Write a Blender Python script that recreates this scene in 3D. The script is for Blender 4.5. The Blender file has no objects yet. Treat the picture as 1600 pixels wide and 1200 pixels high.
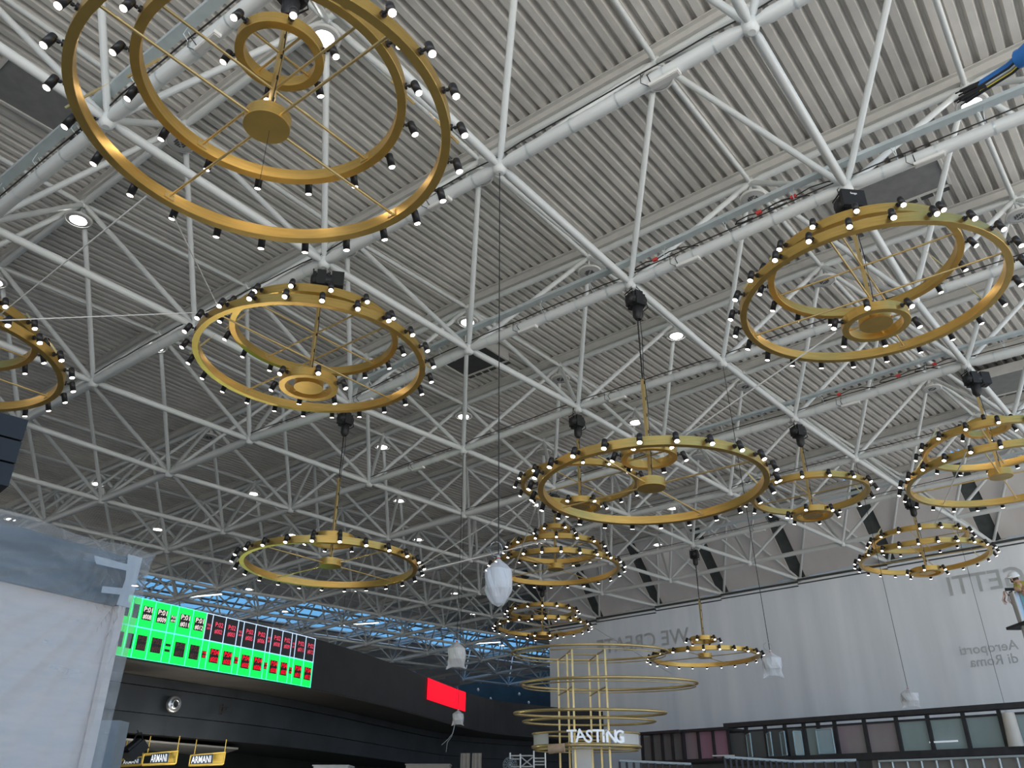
import bpy, bmesh, math, random
from mathutils import Vector, Matrix, Quaternion
random.seed(7)
PI = math.pi
F=1278.60
M=[[0.999999, 0.001109, 0.0], [-0.000514, 0.46382, 0.885929], [0.000982, -0.885929, 0.46382]]
LN=[[[-7023,2713,755],[-6768,3102,763],[-6514,3491,771],[-6260,3881,779],[-5974,4321,789],[-5680,4753,798],[-5377,5176,808],[-5065,5591,817],[-4745,5996,827],[-4416,6393,836],[-4078,6781,845],[-3732,7161,854],[-3376,7532,863],[-3052,7851,870],[-2728,8171,877],[-2404,8490,884],[-2080,8810,891],[-1756,9129,897],[-1432,9449,904]],[[-6762,2558,771],[-6508,2948,778],[-6254,3337,786],[-5999,3726,794],[-5716,4163,804],[-5424,4591,813],[-5124,5010,823],[-4815,5420,832],[-4497,5821,841],[-4170,6214,850],[-3835,6598,859],[-3491,6974,868],[-3138,7340,877],[-2814,7660,884],[-2490,7980,891],[-2166,8299,898],[-1842,8619,904],[-1518,8938,911],[-1194,9258,918]],[[-6502,2404,786],[-6248,2793,794],[-5993,3183,802],[-5739,3572,809],[-5458,4004,819],[-5169,4428,828],[-4871,4843,837],[-4564,5249,847],[-4249,5647,856],[-3925,6035,865],[-3592,6415,873],[-3251,6787,882],[-2900,7149,891],[-2576,7469,898],[-2252,7788,904],[-1928,8108,911],[-1604,8427,918],[-1280,8747,925],[-956,9067,932]],[[-6241,2250,801],[-5987,2639,809],[-5733,3028,817],[-5478,3418,825],[-5200,3846,834],[-4914,4266,843],[-4618,4676,852],[-4314,5078,861],[-4001,5472,870],[-3679,5856,879],[-3349,6232,888],[-3010,6600,896],[-2662,6958,905],[-2338,7278,911],[-2014,7597,918],[-1690,7917,925],[-1366,8236,932],[-1042,8556,939],[-718,8875,946]],[[-5981,2095,817],[-5727,2485,824],[-5472,2874,832],[-5218,3263,840],[-4942,3688,849],[-4658,4103,858],[-4365,4510,867],[-4064,4908,876],[-3753,5297,885],[-3434,5678,893],[-3106,6049,902],[-2770,6412,910],[-2424,6767,918],[-2100,7086,925],[-1776,7406,932],[-1452,7725,939],[-1128,8045,946],[-804,8365,953],[-480,8684,960]],[[-5721,1941,832],[-5466,2330,840],[-5212,2720,847],[-4958,3109,855],[-4685,3529,864],[-4403,3940,873],[-4112,4343,882],[-3813,4737,891],[-3505,5122,899],[-3189,5499,908],[-2863,5866,916],[-2529,6225,924],[-2186,6576,932],[-1862,6895,939],[-1538,7215,946],[-1214,7534,953],[-890,7854,960],[-566,8173,967],[-242,8493,973]],[[-5460,1786,847],[-5206,2176,855],[-4952,2565,863],[-4697,2955,870],[-4427,3371,879],[-4147,3778,888],[-3859,4176,897],[-3563,4566,905],[-3257,4947,914],[-2943,5320,922],[-2620,5683,930],[-2289,6038,938],[-1948,6384,946],[-1624,6704,953],[-1300,7024,960],[-976,7343,967],[-652,7663,974],[-328,7982,980],[-4,8302,987]],[[-5200,1632,862],[-4946,2022,870],[-4691,2411,878],[-4437,2800,886],[-4169,3212,894],[-3892,3615,903],[-3606,4010,911],[-3312,4396,920],[-3009,4773,928],[-2698,5141,936],[-2377,5500,944],[-2048,5851,952],[-1710,6193,960],[-1386,6513,967],[-1062,6832,974],[-738,7152,980],[-414,7471,987],[-90,7791,994],[234,8111,1001]],[[-4939,1478,878],[-4685,1867,886],[-4431,2257,893],[-4176,2646,901],[-3911,3054,910],[-3637,3453,918],[-3354,3843,926],[-3062,4225,934],[-2761,4598,942],[-2452,4962,950],[-2134,5317,958],[-1808,5664,966],[-1473,6002,974],[-1148,6322,981],[-824,6641,987],[-500,6961,994],[-176,7280,1001],[148,7600,1008],[472,7919,1015]],[[-4679,1323,893],[-4425,1713,901],[-4170,2102,909],[-3916,2492,916],[-3653,2895,925],[-3381,3290,933],[-3101,3677,941],[-2811,4054,949],[-2513,4423,957],[-2207,4783,965],[-1891,5134,972],[-1567,5477,980],[-1235,5811,987],[-910,6130,994],[-586,6450,1001],[-262,6770,1008],[62,7089,1015],[386,7409,1022],[710,7728,1029]],[[-4419,1169,908],[-4164,1558,916],[-3910,1948,924],[-3656,2337,932],[-3395,2737,940],[-3126,3128,948],[-2848,3510,956],[-2561,3883,964],[-2265,4248,971],[-1961,4604,979],[-1648,4951,987],[-1327,5290,994],[-997,5620,1001],[-672,5939,1008],[-348,6259,1015],[-24,6578,1022],[300,6898,1029],[624,7217,1036],[948,7537,1043]],[[-4158,1015,924],[-3904,1404,931],[-3650,1794,939],[-3395,2183,947],[-3137,2578,955],[-2870,2965,963],[-2595,3343,971],[-2310,3713,978],[-2017,4073,986],[-1716,4425,993],[-1405,4768,1001],[-1086,5103,1008],[-759,5428,1015],[-435,5748,1022],[-110,6068,1029],[214,6387,1036],[538,6707,1043],[862,7026,1049],[1186,7346,1056]],[[-3898,860,939],[-3643,1250,947],[-3389,1639,954],[-3135,2029,962],[-2879,2420,970],[-2615,2803,978],[-2342,3177,985],[-2059,3542,993],[-1767,3899,1000],[-1472,4246,1008],[-1151,4582,1020],[-845,4913,1026],[-519,5237,1030],[-196,5557,1036],[128,5876,1043],[452,6196,1050],[776,6515,1056],[1100,6835,1063],[1424,7155,1070]],[[-3635,714,955],[-3382,1101,962],[-3129,1488,970],[-2876,1876,978],[-2622,2263,985],[-2361,2642,993],[-2090,3011,1000],[-1808,3373,1007],[-1517,3725,1015],[-1236,4070,1020],[-894,4398,1040],[-610,4726,1043],[-281,5047,1044],[40,5364,1051],[362,5682,1056],[685,6000,1063],[1008,6317,1070],[1330,6635,1077],[1653,6953,1084]],[[-3362,566,970],[-3112,949,977],[-2861,1333,985],[-2610,1716,992],[-2360,2099,1000],[-2101,2474,1007],[-1835,2840,1014],[-1558,3198,1018],[-1274,3550,1019],[-974,3882,1040],[-670,4214,1045],[-366,4535,1055],[-43,4847,1063],[279,5162,1066],[599,5478,1069],[920,5791,1076],[1240,6104,1083],[1560,6418,1089],[1881,6731,1096]],[[-3081,408,984],[-2832,787,991],[-2584,1166,998],[-2336,1545,1006],[-2088,1924,1013],[-1834,2295,1019],[-1571,2657,1026],[-1294,3011,1032],[-1012,3353,1043],[-717,3688,1049],[-415,4014,1058],[-105,4333,1064],[209,4643,1068],[527,4953,1074],[846,5262,1081],[1164,5571,1088],[1482,5881,1094],[1800,6190,1100],[2118,6499,1107]],[[-2790,238,997],[-2544,613,1004],[-2298,988,1011],[-2053,1363,1018],[-1806,1739,1025],[-1556,2106,1031],[-1298,2465,1035],[-1023,2813,1042],[-752,3153,1051],[-451,3484,1058],[-150,3808,1062],[155,4120,1071],[467,4429,1071],[785,4732,1081],[1102,5035,1091],[1418,5340,1098],[1733,5646,1104],[2049,5951,1110],[2364,6256,1117]],[[-2489,58,1008],[-2246,429,1015],[-2003,800,1022],[-1759,1171,1029],[-1510,1543,1035],[-1261,1903,1045],[-1011,2260,1046],[-736,2604,1054],[-456,2941,1059],[-168,3267,1068],[125,3585,1075],[426,3894,1083],[744,4196,1087],[1055,4498,1093],[1368,4798,1101],[1681,5099,1107],[1994,5400,1113],[2306,5701,1119],[2619,6002,1125]],[[-2180,-133,1018],[-1939,234,1025],[-1698,601,1032],[-1457,968,1039],[-1213,1335,1046],[-979,1694,1051],[-714,2043,1058],[-441,2384,1063],[-165,2715,1072],[118,3037,1080],[410,3354,1082],[710,3661,1085],[1021,3959,1090],[1332,4254,1099],[1642,4549,1109],[1953,4846,1115],[2263,5143,1121],[2574,5440,1127],[2884,5737,1133]],[[-1861,-335,1028],[-1623,28,1034],[-1385,390,1041],[-1147,753,1048],[-908,1116,1055],[-667,1468,1065],[-400,1822,1056],[-138,2151,1076],[135,2478,1083],[415,2794,1097],[704,3112,1087],[1004,3412,1096],[1310,3707,1098],[1618,3999,1106],[1926,4290,1116],[2234,4583,1122],[2542,4876,1127],[2850,5169,1133],[3158,5462,1139]],[[-1533,-548,1036],[-1297,-189,1042],[-1062,169,1049],[-828,528,1055],[-595,887,1061],[-348,1239,1063],[-96,1578,1074],[171,1906,1089],[441,2232,1091],[716,2549,1094],[1007,2856,1098],[1305,3154,1103],[1608,3444,1107],[1913,3732,1114],[2220,4020,1121],[2525,4309,1127],[2830,4597,1133],[3136,4886,1138],[3441,5175,1144]],[[-1196,-772,1042],[-962,-417,1049],[-729,-63,1055],[-497,292,1061],[-264,647,1067],[-20,994,1071],[232,1330,1080],[488,1658,1087],[754,1976,1095],[1033,2285,1105],[1320,2588,1109],[1617,2880,1117],[1912,3172,1109],[2217,3456,1117],[2522,3739,1126],[2825,4023,1131],[3128,4308,1137],[3431,4593,1142],[3733,4878,1148]],[[-849,-1007,1048],[-618,-656,1054],[-388,-306,1060],[-157,45,1066],[74,395,1073],[314,737,1080],[562,1066,1093],[818,1396,1089],[1081,1705,1107],[1360,2013,1110],[1642,2312,1113],[1934,2603,1116],[2231,2886,1116],[2532,3166,1123],[2834,3447,1129],[3134,3727,1134],[3434,4008,1140],[3735,4289,1145],[4035,4569,1150]],[[-493,-1252,1052],[-265,-906,1058],[-37,-559,1064],[191,-213,1070],[420,133,1076],[657,471,1083],[902,801,1087],[1158,1123,1089],[1421,1433,1096],[1692,1733,1109],[1972,2028,1112],[2261,2314,1116],[2559,2590,1121],[2857,2867,1126],[3155,3144,1131],[3452,3420,1136],[3750,3697,1141],[4048,3973,1147],[4346,4250,1152]],[[-145,-1510,1056],[83,-1164,1062],[311,-817,1068],[540,-471,1074],[765,-129,1080],[1000,205,1086],[1243,530,1091],[1495,847,1096],[1756,1154,1102],[2025,1452,1108],[2303,1742,1113],[2589,2023,1118],[2885,2296,1123],[3183,2572,1128],[3480,2849,1133],[3778,3125,1139],[4076,3402,1144],[4374,3679,1149],[4672,3955,1154]],[[203,-1768,1060],[432,-1422,1066],[660,-1075,1072],[888,-729,1078],[1111,-391,1084],[1343,-61,1089],[1584,260,1095],[1833,572,1100],[2091,875,1106],[2358,1170,1111],[2633,1455,1116],[2918,1733,1121],[3211,2001,1126],[3508,2277,1131],[3806,2554,1136],[4104,2831,1141],[4402,3107,1146],[4700,3384,1151],[4998,3660,1156]],[[552,-2026,1064],[780,-1679,1070],[1008,-1333,1076],[1236,-987,1082],[1457,-653,1087],[1686,-327,1093],[1925,-11,1098],[2171,297,1103],[2427,597,1109],[2691,887,1114],[2964,1169,1118],[3246,1442,1123],[3536,1706,1128],[3834,1983,1133],[4132,2259,1138],[4430,2536,1143],[4728,2812,1149],[5026,3089,1154],[5324,3366,1159]]]
UN=[[[-6771,2830,1051],[-6517,3219,1059],[-6263,3608,1067],[-5995,4023,1075],[-5706,4457,1085],[-5409,4883,1095],[-5103,5300,1104],[-4788,5708,1113],[-4464,6107,1123],[-4132,6497,1132],[-3791,6879,1141],[-3442,7252,1150],[-3101,7595,1158],[-2777,7915,1164],[-2453,8234,1171],[-2129,8554,1178],[-1805,8873,1185],[-1481,9193,1192],[-1157,9513,1199]],[[-6511,2675,1066],[-6257,3065,1074],[-6002,3454,1082],[-5735,3867,1091],[-5449,4297,1100],[-5154,4718,1110],[-4851,5131,1119],[-4539,5535,1128],[-4218,5930,1137],[-3888,6316,1146],[-3549,6694,1155],[-3202,7063,1164],[-2863,7404,1171],[-2539,7724,1178],[-2215,8043,1185],[-1891,8363,1192],[-1567,8682,1199],[-1243,9002,1206],[-919,9321,1213]],[[-6251,2521,1082],[-5996,2910,1089],[-5742,3300,1097],[-5476,3711,1106],[-5193,4136,1115],[-4900,4554,1124],[-4599,4962,1134],[-4289,5362,1143],[-3971,5753,1151],[-3644,6135,1160],[-3308,6509,1169],[-2963,6874,1178],[-2626,7213,1185],[-2301,7532,1192],[-1977,7852,1199],[-1653,8171,1206],[-1329,8491,1213],[-1005,8811,1220],[-681,9130,1226]],[[-5990,2366,1097],[-5736,2756,1105],[-5482,3145,1113],[-5217,3554,1121],[-4936,3976,1130],[-4646,4389,1139],[-4347,4794,1148],[-4040,5189,1157],[-3724,5576,1166],[-3399,5954,1174],[-3066,6324,1183],[-2724,6685,1191],[-2388,7022,1199],[-2063,7341,1206],[-1739,7661,1213],[-1415,7980,1220],[-1091,8300,1227],[-767,8619,1233],[-443,8939,1240]],[[-5730,2212,1112],[-5475,2602,1120],[-5221,2991,1128],[-4958,3398,1136],[-4679,3816,1145],[-4392,4225,1154],[-4096,4625,1163],[-3791,5016,1172],[-3477,5399,1180],[-3155,5773,1189],[-2824,6139,1197],[-2485,6496,1205],[-2150,6830,1213],[-1825,7150,1220],[-1501,7470,1227],[-1177,7789,1233],[-853,8109,1240],[-529,8428,1247],[-205,8748,1254]],[[-5469,2058,1128],[-5215,2447,1135],[-4961,2837,1143],[-4699,3241,1151],[-4423,3655,1160],[-4138,4060,1169],[-3844,4456,1178],[-3542,4844,1186],[-3231,5222,1195],[-2911,5592,1203],[-2583,5954,1211],[-2245,6306,1219],[-1912,6639,1227],[-1587,6959,1234],[-1263,7278,1240],[-939,7598,1247],[-615,7917,1254],[-291,8237,1261],[33,8557,1268]],[[-5209,1903,1143],[-4955,2293,1151],[-4700,2682,1158],[-4440,3085,1167],[-4166,3495,1175],[-3884,3895,1184],[-3592,4288,1192],[-3293,4671,1201],[-2984,5046,1209],[-2667,5412,1217],[-2341,5769,1225],[-2006,6117,1233],[-1674,6448,1240],[-1350,6768,1247],[-1025,7087,1254],[-701,7407,1261],[-377,7726,1268],[-53,8046,1275],[271,8365,1282]],[[-4949,1749,1158],[-4694,2138,1166],[-4440,2528,1174],[-4180,2929,1182],[-3909,3334,1190],[-3629,3731,1199],[-3341,4119,1207],[-3043,4498,1215],[-2737,4869,1223],[-2423,5231,1231],[-2099,5584,1239],[-1767,5928,1247],[-1436,6257,1254],[-1112,6576,1261],[-787,6896,1268],[-463,7216,1275],[-139,7535,1282],[185,7855,1289],[509,8174,1296]],[[-4688,1595,1173],[-4434,1984,1181],[-4179,2373,1189],[-3921,2772,1197],[-3653,3174,1205],[-3375,3566,1214],[-3089,3950,1222],[-2794,4325,1230],[-2491,4692,1238],[-2178,5050,1246],[-1857,5399,1253],[-1528,5739,1261],[-1198,6066,1268],[-874,6385,1275],[-549,6705,1282],[-225,7024,1289],[99,7344,1296],[423,7663,1303],[747,7983,1309]],[[-4428,1440,1189],[-4173,1830,1196],[-3919,2219,1204],[-3662,2616,1212],[-3396,3013,1220],[-3121,3402,1229],[-2837,3781,1237],[-2545,4153,1244],[-2244,4515,1252],[-1934,4869,1260],[-1616,5214,1267],[-1289,5550,1275],[-960,5874,1282],[-636,6194,1289],[-312,6514,1296],[13,6833,1303],[337,7153,1309],[661,7472,1316],[985,7792,1323]],[[-4167,1286,1204],[-3913,1675,1212],[-3659,2065,1220],[-3403,2459,1228],[-3139,2853,1236],[-2867,3237,1243],[-2586,3613,1251],[-2296,3980,1259],[-1997,4338,1267],[-1690,4688,1274],[-1374,5029,1281],[-1049,5361,1289],[-722,5683,1296],[-398,6003,1303],[-74,6322,1310],[251,6642,1316],[575,6961,1323],[899,7281,1330],[1223,7601,1337]],[[-3907,1132,1219],[-3653,1521,1227],[-3398,1910,1235],[-3144,2303,1243],[-2883,2692,1251],[-2613,3072,1258],[-2334,3444,1266],[-2046,3807,1274],[-1751,4161,1281],[-1444,4506,1289],[-1130,4843,1297],[-810,5171,1303],[-483,5492,1310],[-160,5812,1316],[164,6131,1323],[489,6451,1330],[813,6770,1337],[1137,7090,1344],[1461,7409,1351]],[[-3647,977,1235],[-3392,1367,1242],[-3138,1756,1250],[-2885,2147,1258],[-2626,2532,1266],[-2358,2908,1273],[-2082,3275,1281],[-1793,3634,1288],[-1505,3985,1295],[-1195,4324,1306],[-880,4654,1317],[-571,4980,1320],[-244,5300,1325],[79,5620,1330],[402,5940,1337],[726,6260,1344],[1051,6579,1351],[1375,6899,1358],[1699,7218,1365]],[[-3380,833,1250],[-3128,1218,1258],[-2876,1604,1266],[-2625,1990,1273],[-2369,2371,1281],[-2105,2743,1288],[-1831,3107,1294],[-1548,3464,1299],[-1258,3809,1308],[-953,4143,1320],[-644,4470,1329],[-333,4791,1335],[-8,5106,1341],[313,5423,1345],[634,5739,1351],[956,6054,1357],[1277,6369,1364],[1599,6685,1371],[1920,7000,1377]],[[-3104,678,1265],[-2855,1059,1272],[-2605,1441,1280],[-2357,1823,1287],[-2104,2200,1294],[-1845,2568,1301],[-1573,2928,1307],[-1293,3279,1313],[-1003,3621,1322],[-702,3952,1332],[-397,4276,1340],[-84,4591,1347],[236,4901,1354],[556,5214,1357],[875,5526,1363],[1194,5838,1369],[1513,6149,1376],[1832,6460,1382],[2151,6772,1389]],[[-2819,512,1278],[-2572,889,1285],[-2325,1266,1293],[-2079,1645,1300],[-1829,2018,1307],[-1574,2383,1312],[-1305,2738,1318],[-1028,3084,1326],[-743,3421,1334],[-441,3750,1341],[-137,4070,1348],[173,4383,1353],[489,4691,1355],[808,4996,1367],[1125,5303,1374],[1442,5610,1380],[1759,5918,1387],[2075,6225,1393],[2392,6532,1399]],[[-2525,335,1290],[-2280,708,1297],[-2036,1081,1304],[-1790,1456,1311],[-1538,1824,1318],[-1290,2185,1324],[-1025,2537,1329],[-749,2879,1336],[-465,3213,1343],[-168,3538,1350],[130,3854,1357],[440,4162,1362],[755,4465,1367],[1071,4766,1376],[1385,5069,1384],[1699,5372,1390],[2013,5675,1396],[2327,5978,1402],[2641,6282,1408]],[[-2221,148,1301],[-1979,517,1308],[-1737,886,1315],[-1491,1256,1321],[-1238,1621,1327],[-988,1969,1348],[-733,2324,1341],[-458,2663,1347],[-176,2992,1353],[114,3313,1360],[409,3625,1366],[717,3929,1371],[1031,4228,1376],[1342,4525,1385],[1654,4824,1392],[1965,5123,1398],[2277,5422,1404],[2589,5721,1410],[2900,6020,1416]],[[-1908,-51,1311],[-1669,314,1318],[-1429,679,1324],[-1188,1045,1331],[-939,1405,1339],[-684,1749,1359],[-430,2100,1350],[-159,2434,1358],[117,2758,1367],[403,3075,1372],[699,3387,1372],[1003,3686,1377],[1313,3981,1382],[1622,4274,1392],[1932,4568,1400],[2241,4863,1405],[2550,5158,1411],[2859,5453,1417],[3168,5748,1423]],[[-1586,-260,1319],[-1349,100,1326],[-1112,461,1332],[-880,823,1339],[-638,1179,1345],[-385,1527,1351],[-119,1862,1365],[147,2193,1370],[418,2515,1375],[702,2829,1379],[996,3136,1380],[1299,3431,1385],[1605,3722,1389],[1912,4011,1399],[2219,4301,1406],[2526,4592,1411],[2832,4883,1417],[3139,5174,1423],[3445,5465,1429]],[[-1254,-481,1326],[-1020,-124,1333],[-786,232,1339],[-555,590,1346],[-315,944,1350],[-67,1287,1356],[187,1624,1359],[455,1945,1374],[727,2262,1381],[1010,2571,1387],[1304,2871,1391],[1603,3164,1394],[1904,3452,1395],[2211,3737,1404],[2516,4023,1411],[2820,4310,1416],[3124,4597,1422],[3428,4884,1427],[3732,5171,1433]],[[-914,-712,1333],[-682,-360,1339],[-450,-7,1345],[-219,347,1351],[18,695,1357],[259,1037,1358],[515,1366,1368],[777,1686,1378],[1049,1997,1388],[1330,2301,1394],[1620,2598,1398],[1915,2887,1399],[2215,3172,1399],[2519,3452,1408],[2821,3735,1414],[3123,4017,1420],[3425,4300,1425],[3726,4583,1431],[4028,4866,1436]],[[-564,-954,1337],[-334,-606,1344],[-105,-257,1350],[124,92,1356],[358,436,1362],[600,771,1369],[851,1102,1367],[1116,1422,1368],[1380,1723,1390],[1659,2022,1397],[1944,2317,1397],[2238,2600,1401],[2538,2878,1406],[2837,3157,1412],[3136,3435,1417],[3435,3714,1422],[3735,3992,1427],[4034,4271,1433],[4333,4550,1438]],[[-211,-1209,1341],[17,-862,1347],[245,-516,1353],[472,-169,1359],[703,171,1365],[943,502,1371],[1192,826,1374],[1451,1141,1378],[1716,1444,1387],[1990,1739,1394],[2274,2027,1398],[2566,2306,1404],[2864,2581,1409],[3162,2857,1414],[3460,3134,1419],[3758,3410,1424],[4056,3687,1429],[4354,3964,1435],[4652,4240,1440]],[[137,-1466,1345],[365,-1120,1351],[594,-774,1357],[819,-429,1363],[1048,-93,1369],[1285,234,1375],[1531,552,1380],[1786,862,1385],[2050,1163,1391],[2322,1455,1396],[2603,1739,1401],[2893,2014,1406],[3190,2286,1411],[3488,2563,1416],[3786,2839,1421],[4084,3116,1427],[4382,3392,1432],[4680,3669,1437],[4978,3945,1442]],[[485,-1724,1349],[714,-1378,1355],[942,-1032,1361],[1166,-689,1367],[1392,-357,1373],[1627,-34,1378],[1871,280,1383],[2123,586,1389],[2385,883,1394],[2654,1171,1399],[2933,1450,1404],[3220,1721,1408],[3516,1991,1413],[3814,2268,1419],[4112,2544,1424],[4410,2821,1429],[4708,3098,1434],[5006,3374,1439],[5304,3651,1444]],[[834,-1982,1353],[1062,-1636,1359],[1290,-1289,1365],[1513,-949,1371],[1737,-621,1376],[1969,-302,1381],[2211,8,1387],[2461,309,1392],[2719,602,1397],[2987,886,1402],[3263,1162,1406],[3548,1428,1411],[3842,1696,1416],[4140,1973,1421],[4438,2250,1426],[4736,2526,1431],[5034,2803,1436],[5332,3079,1442],[5630,3356,1447]]]

S = bpy.context.scene
COL = S.collection

# ------------------------------------------------------------------ camera
cam_data = bpy.data.cameras.new('camera')
cam = bpy.data.objects.new('camera', cam_data)
COL.objects.link(cam)
cam_data.sensor_width = 36.0
cam_data.lens = F / 1600.0 * 36.0
cam_data.clip_end = 400
EYE = Vector((0, 0, 1.6))
cx = Vector([M[r][0] for r in range(3)])
cy = -Vector([M[r][1] for r in range(3)])
cz = -Vector([M[r][2] for r in range(3)])
m4 = Matrix.Identity(4)
for r in range(3):
    m4[r][0], m4[r][1], m4[r][2], m4[r][3] = cx[r], cy[r], cz[r], EYE[r]
cam.matrix_world = m4
S.camera = cam

# ------------------------------------------------------------------ light
world = bpy.data.worlds.new('world'); S.world = world
world.use_nodes = True
wn = world.node_tree; wn.nodes.clear()
w_out = wn.nodes.new('ShaderNodeOutputWorld')
w_bg = wn.nodes.new('ShaderNodeBackground')
w_tc = wn.nodes.new('ShaderNodeTexCoord')
w_sep = wn.nodes.new('ShaderNodeSeparateXYZ')
w_map = wn.nodes.new('ShaderNodeMapRange')
w_ramp = wn.nodes.new('ShaderNodeValToRGB')
wn.links.new(w_tc.outputs['Generated'], w_sep.inputs[0])
wn.links.new(w_sep.outputs['Z'], w_map.inputs['Value'])
w_map.inputs['From Min'].default_value = -1
w_map.inputs['From Max'].default_value = 1
wn.links.new(w_map.outputs[0], w_ramp.inputs[0])
els = w_ramp.color_ramp.elements
els[0].position = 0.0; els[0].color = (2.6, 2.47, 2.3, 1)     # added glow below the horizon, as if from unseen sunlit pavement, brightening the roof
els[1].position = 1.0; els[1].color = (0.10, 0.26, 0.62, 1)
e = els.new(0.495); e.color = (2.6, 2.47, 2.3, 1)
e = els.new(0.505); e.color = (1.05, 1.1, 1.15, 1)
e = els.new(0.58); e.color = (0.16, 0.46, 0.84, 1)
wn.links.new(w_ramp.outputs[0], w_bg.inputs['Color'])
w_bg.inputs['Strength'].default_value = 1.15
wn.links.new(w_bg.outputs[0], w_out.inputs[0])

sun_d = bpy.data.lights.new('sun', 'SUN'); sun_d.energy = 1.2; sun_d.angle = math.radians(2)
sun_d.color = (1.0, 0.95, 0.88)
sun = bpy.data.objects.new('sun', sun_d); COL.objects.link(sun)
sun.rotation_euler = (math.radians(34), 0, math.radians(49))   # from behind and the right, over the open side

S.view_settings.view_transform = 'Standard'
S.view_settings.look = 'None'
S.view_settings.exposure = 0.0
S.view_settings.gamma = 1.0
S.view_settings.use_curve_mapping = False

# ------------------------------------------------------------------ placing helpers
MM = Matrix(M)
def ray(px, py):
    return MM @ Vector(((px - 800) / F, (py - 600) / F, 1.0))
def atz(px, py, z):                       # where the sight line through a photo point meets height z
    d = ray(px, py); return EYE + d * ((z - EYE.z) / d.z)
def atd(px, py, dist):                    # the same at a horizontal distance
    d = ray(px, py); return EYE + d * (dist / math.hypot(d.x, d.y))
def zat(px, py, xy):
    d = ray(px, py); return EYE.z + d.z * math.hypot(xy[0], xy[1]) / math.hypot(d.x, d.y)
def pix(w):
    c = MM.transposed() @ (Vector(w) - EYE)
    if c.z < 0.3: return (-9999, -9999, c.z)
    return (800 + F * c.x / c.z, 600 + F * c.y / c.z, c.z)
def atplane(px, py, p0, n):
    d = ray(px, py); return EYE + d * ((p0 - EYE).dot(n) / d.dot(n))

# ------------------------------------------------------------------ materials
MAT = {}
def mat(name, col, rough=0.5, metal=0.0, noise=0.0, nscale=4.0, emit=None, estr=0.0, bump=0.0, bscale=30.0, spec=0.5, stretch=None):
    m = bpy.data.materials.new(name); m.use_nodes = True
    nt = m.node_tree; b = nt.nodes['Principled BSDF']
    b.inputs['Base Color'].default_value = (*col, 1)
    b.inputs['Roughness'].default_value = rough
    b.inputs['Metallic'].default_value = metal
    b.inputs['Specular IOR Level'].default_value = spec
    if noise or bump:
        tc = nt.nodes.new('ShaderNodeTexCoord')
        mp = nt.nodes.new('ShaderNodeMapping')
        if stretch: mp.inputs['Scale'].default_value = stretch
        nt.links.new(tc.outputs['Object'], mp.inputs[0])
    if noise:
        n = nt.nodes.new('ShaderNodeTexNoise'); n.inputs['Scale'].default_value = nscale
        n.inputs['Detail'].default_value = 5
        nt.links.new(mp.outputs[0], n.inputs['Vector'])
        r = nt.nodes.new('ShaderNodeValToRGB')
        r.color_ramp.elements[0].position = 0.3; r.color_ramp.elements[1].position = 0.7
        r.color_ramp.elements[0].color = (*[c * (1 - noise) for c in col], 1)
        r.color_ramp.elements[1].color = (*[min(1, c * (1 + noise * .5)) for c in col], 1)
        nt.links.new(n.outputs[0], r.inputs[0]); nt.links.new(r.outputs[0], b.inputs['Base Color'])
    if bump:
        n2 = nt.nodes.new('ShaderNodeTexNoise'); n2.inputs['Scale'].default_value = bscale
        nt.links.new(mp.outputs[0], n2.inputs['Vector'])
        bp = nt.nodes.new('ShaderNodeBump'); bp.inputs['Strength'].default_value = bump; bp.inputs['Distance'].default_value = 0.02
        nt.links.new(n2.outputs[0], bp.inputs['Height']); nt.links.new(bp.outputs[0], b.inputs['Normal'])
    if emit:
        b.inputs['Emission Color'].default_value = (*emit, 1)
        b.inputs['Emission Strength'].default_value = estr
    MAT[name] = m; return m
mat('deck', (0.70, 0.68, 0.64), 0.55, noise=0.12, nscale=1.5)
mat('paint', (0.68, 0.72, 0.72), 0.35, noise=0.05, nscale=2)
mat('purlin', (0.64, 0.635, 0.61), 0.5, noise=0.06)
mat('brass', (0.80, 0.53, 0.16), 0.33, 0.92, noise=0.12, nscale=3, stretch=(1, 1, 12))
mat('black', (0.018, 0.018, 0.02), 0.4, noise=0.2)
mat('blackplastic', (0.012, 0.013, 0.015), 0.5, noise=0.2, bump=0.2)
mat('lens', (1, 1, 1), 0.3, emit=(1.0, 0.86, 0.72), estr=26.0)
mat('lamp_on', (1, 1, 1), 0.3, emit=(1.0, 0.98, 0.94), estr=9.0)
mat('tube_on', (1, 1, 1), 0.3, emit=(0.9, 1.0, 0.98), estr=3.0)
mat('lamp_rim', (0.8, 0.8, 0.78), 0.4, noise=0.05)
mat('lamp_glass', (0.55, 0.56, 0.55), 0.15, noise=0.08)
mat('led_chip', (0.10, 0.10, 0.10), 0.4, noise=0.1)
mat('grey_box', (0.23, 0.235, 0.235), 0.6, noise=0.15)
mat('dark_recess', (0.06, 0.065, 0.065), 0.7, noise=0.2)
mat('galv', (0.62, 0.70, 0.72), 0.35, 0.3, noise=0.1)
mat('wire', (0.02, 0.02, 0.02), 0.5, noise=0.1)
mat('whitewire', (0.75, 0.75, 0.72), 0.5, noise=0.05)
mat('clear_wire', (0.45, 0.47, 0.48), 0.3, noise=0.05)
mat('red_tag', (0.6, 0.06, 0.05), 0.5, noise=0.1)
mat('blue_sleeve', (0.03, 0.17, 0.48), 0.45, noise=0.15)
mat('yellow_wire', (0.70, 0.62, 0.05), 0.45, noise=0.1)
mat('brown_wire', (0.20, 0.12, 0.08), 0.45, noise=0.1)
mat('stripe', (0.085, 0.10, 0.10), 0.5, noise=0.2)
mat('fascia', (0.017, 0.019, 0.022), 0.45, noise=0.35, nscale=1.6)
mat('fascia_low', (0.028, 0.034, 0.040), 0.42, noise=0.4, nscale=1.2)
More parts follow.
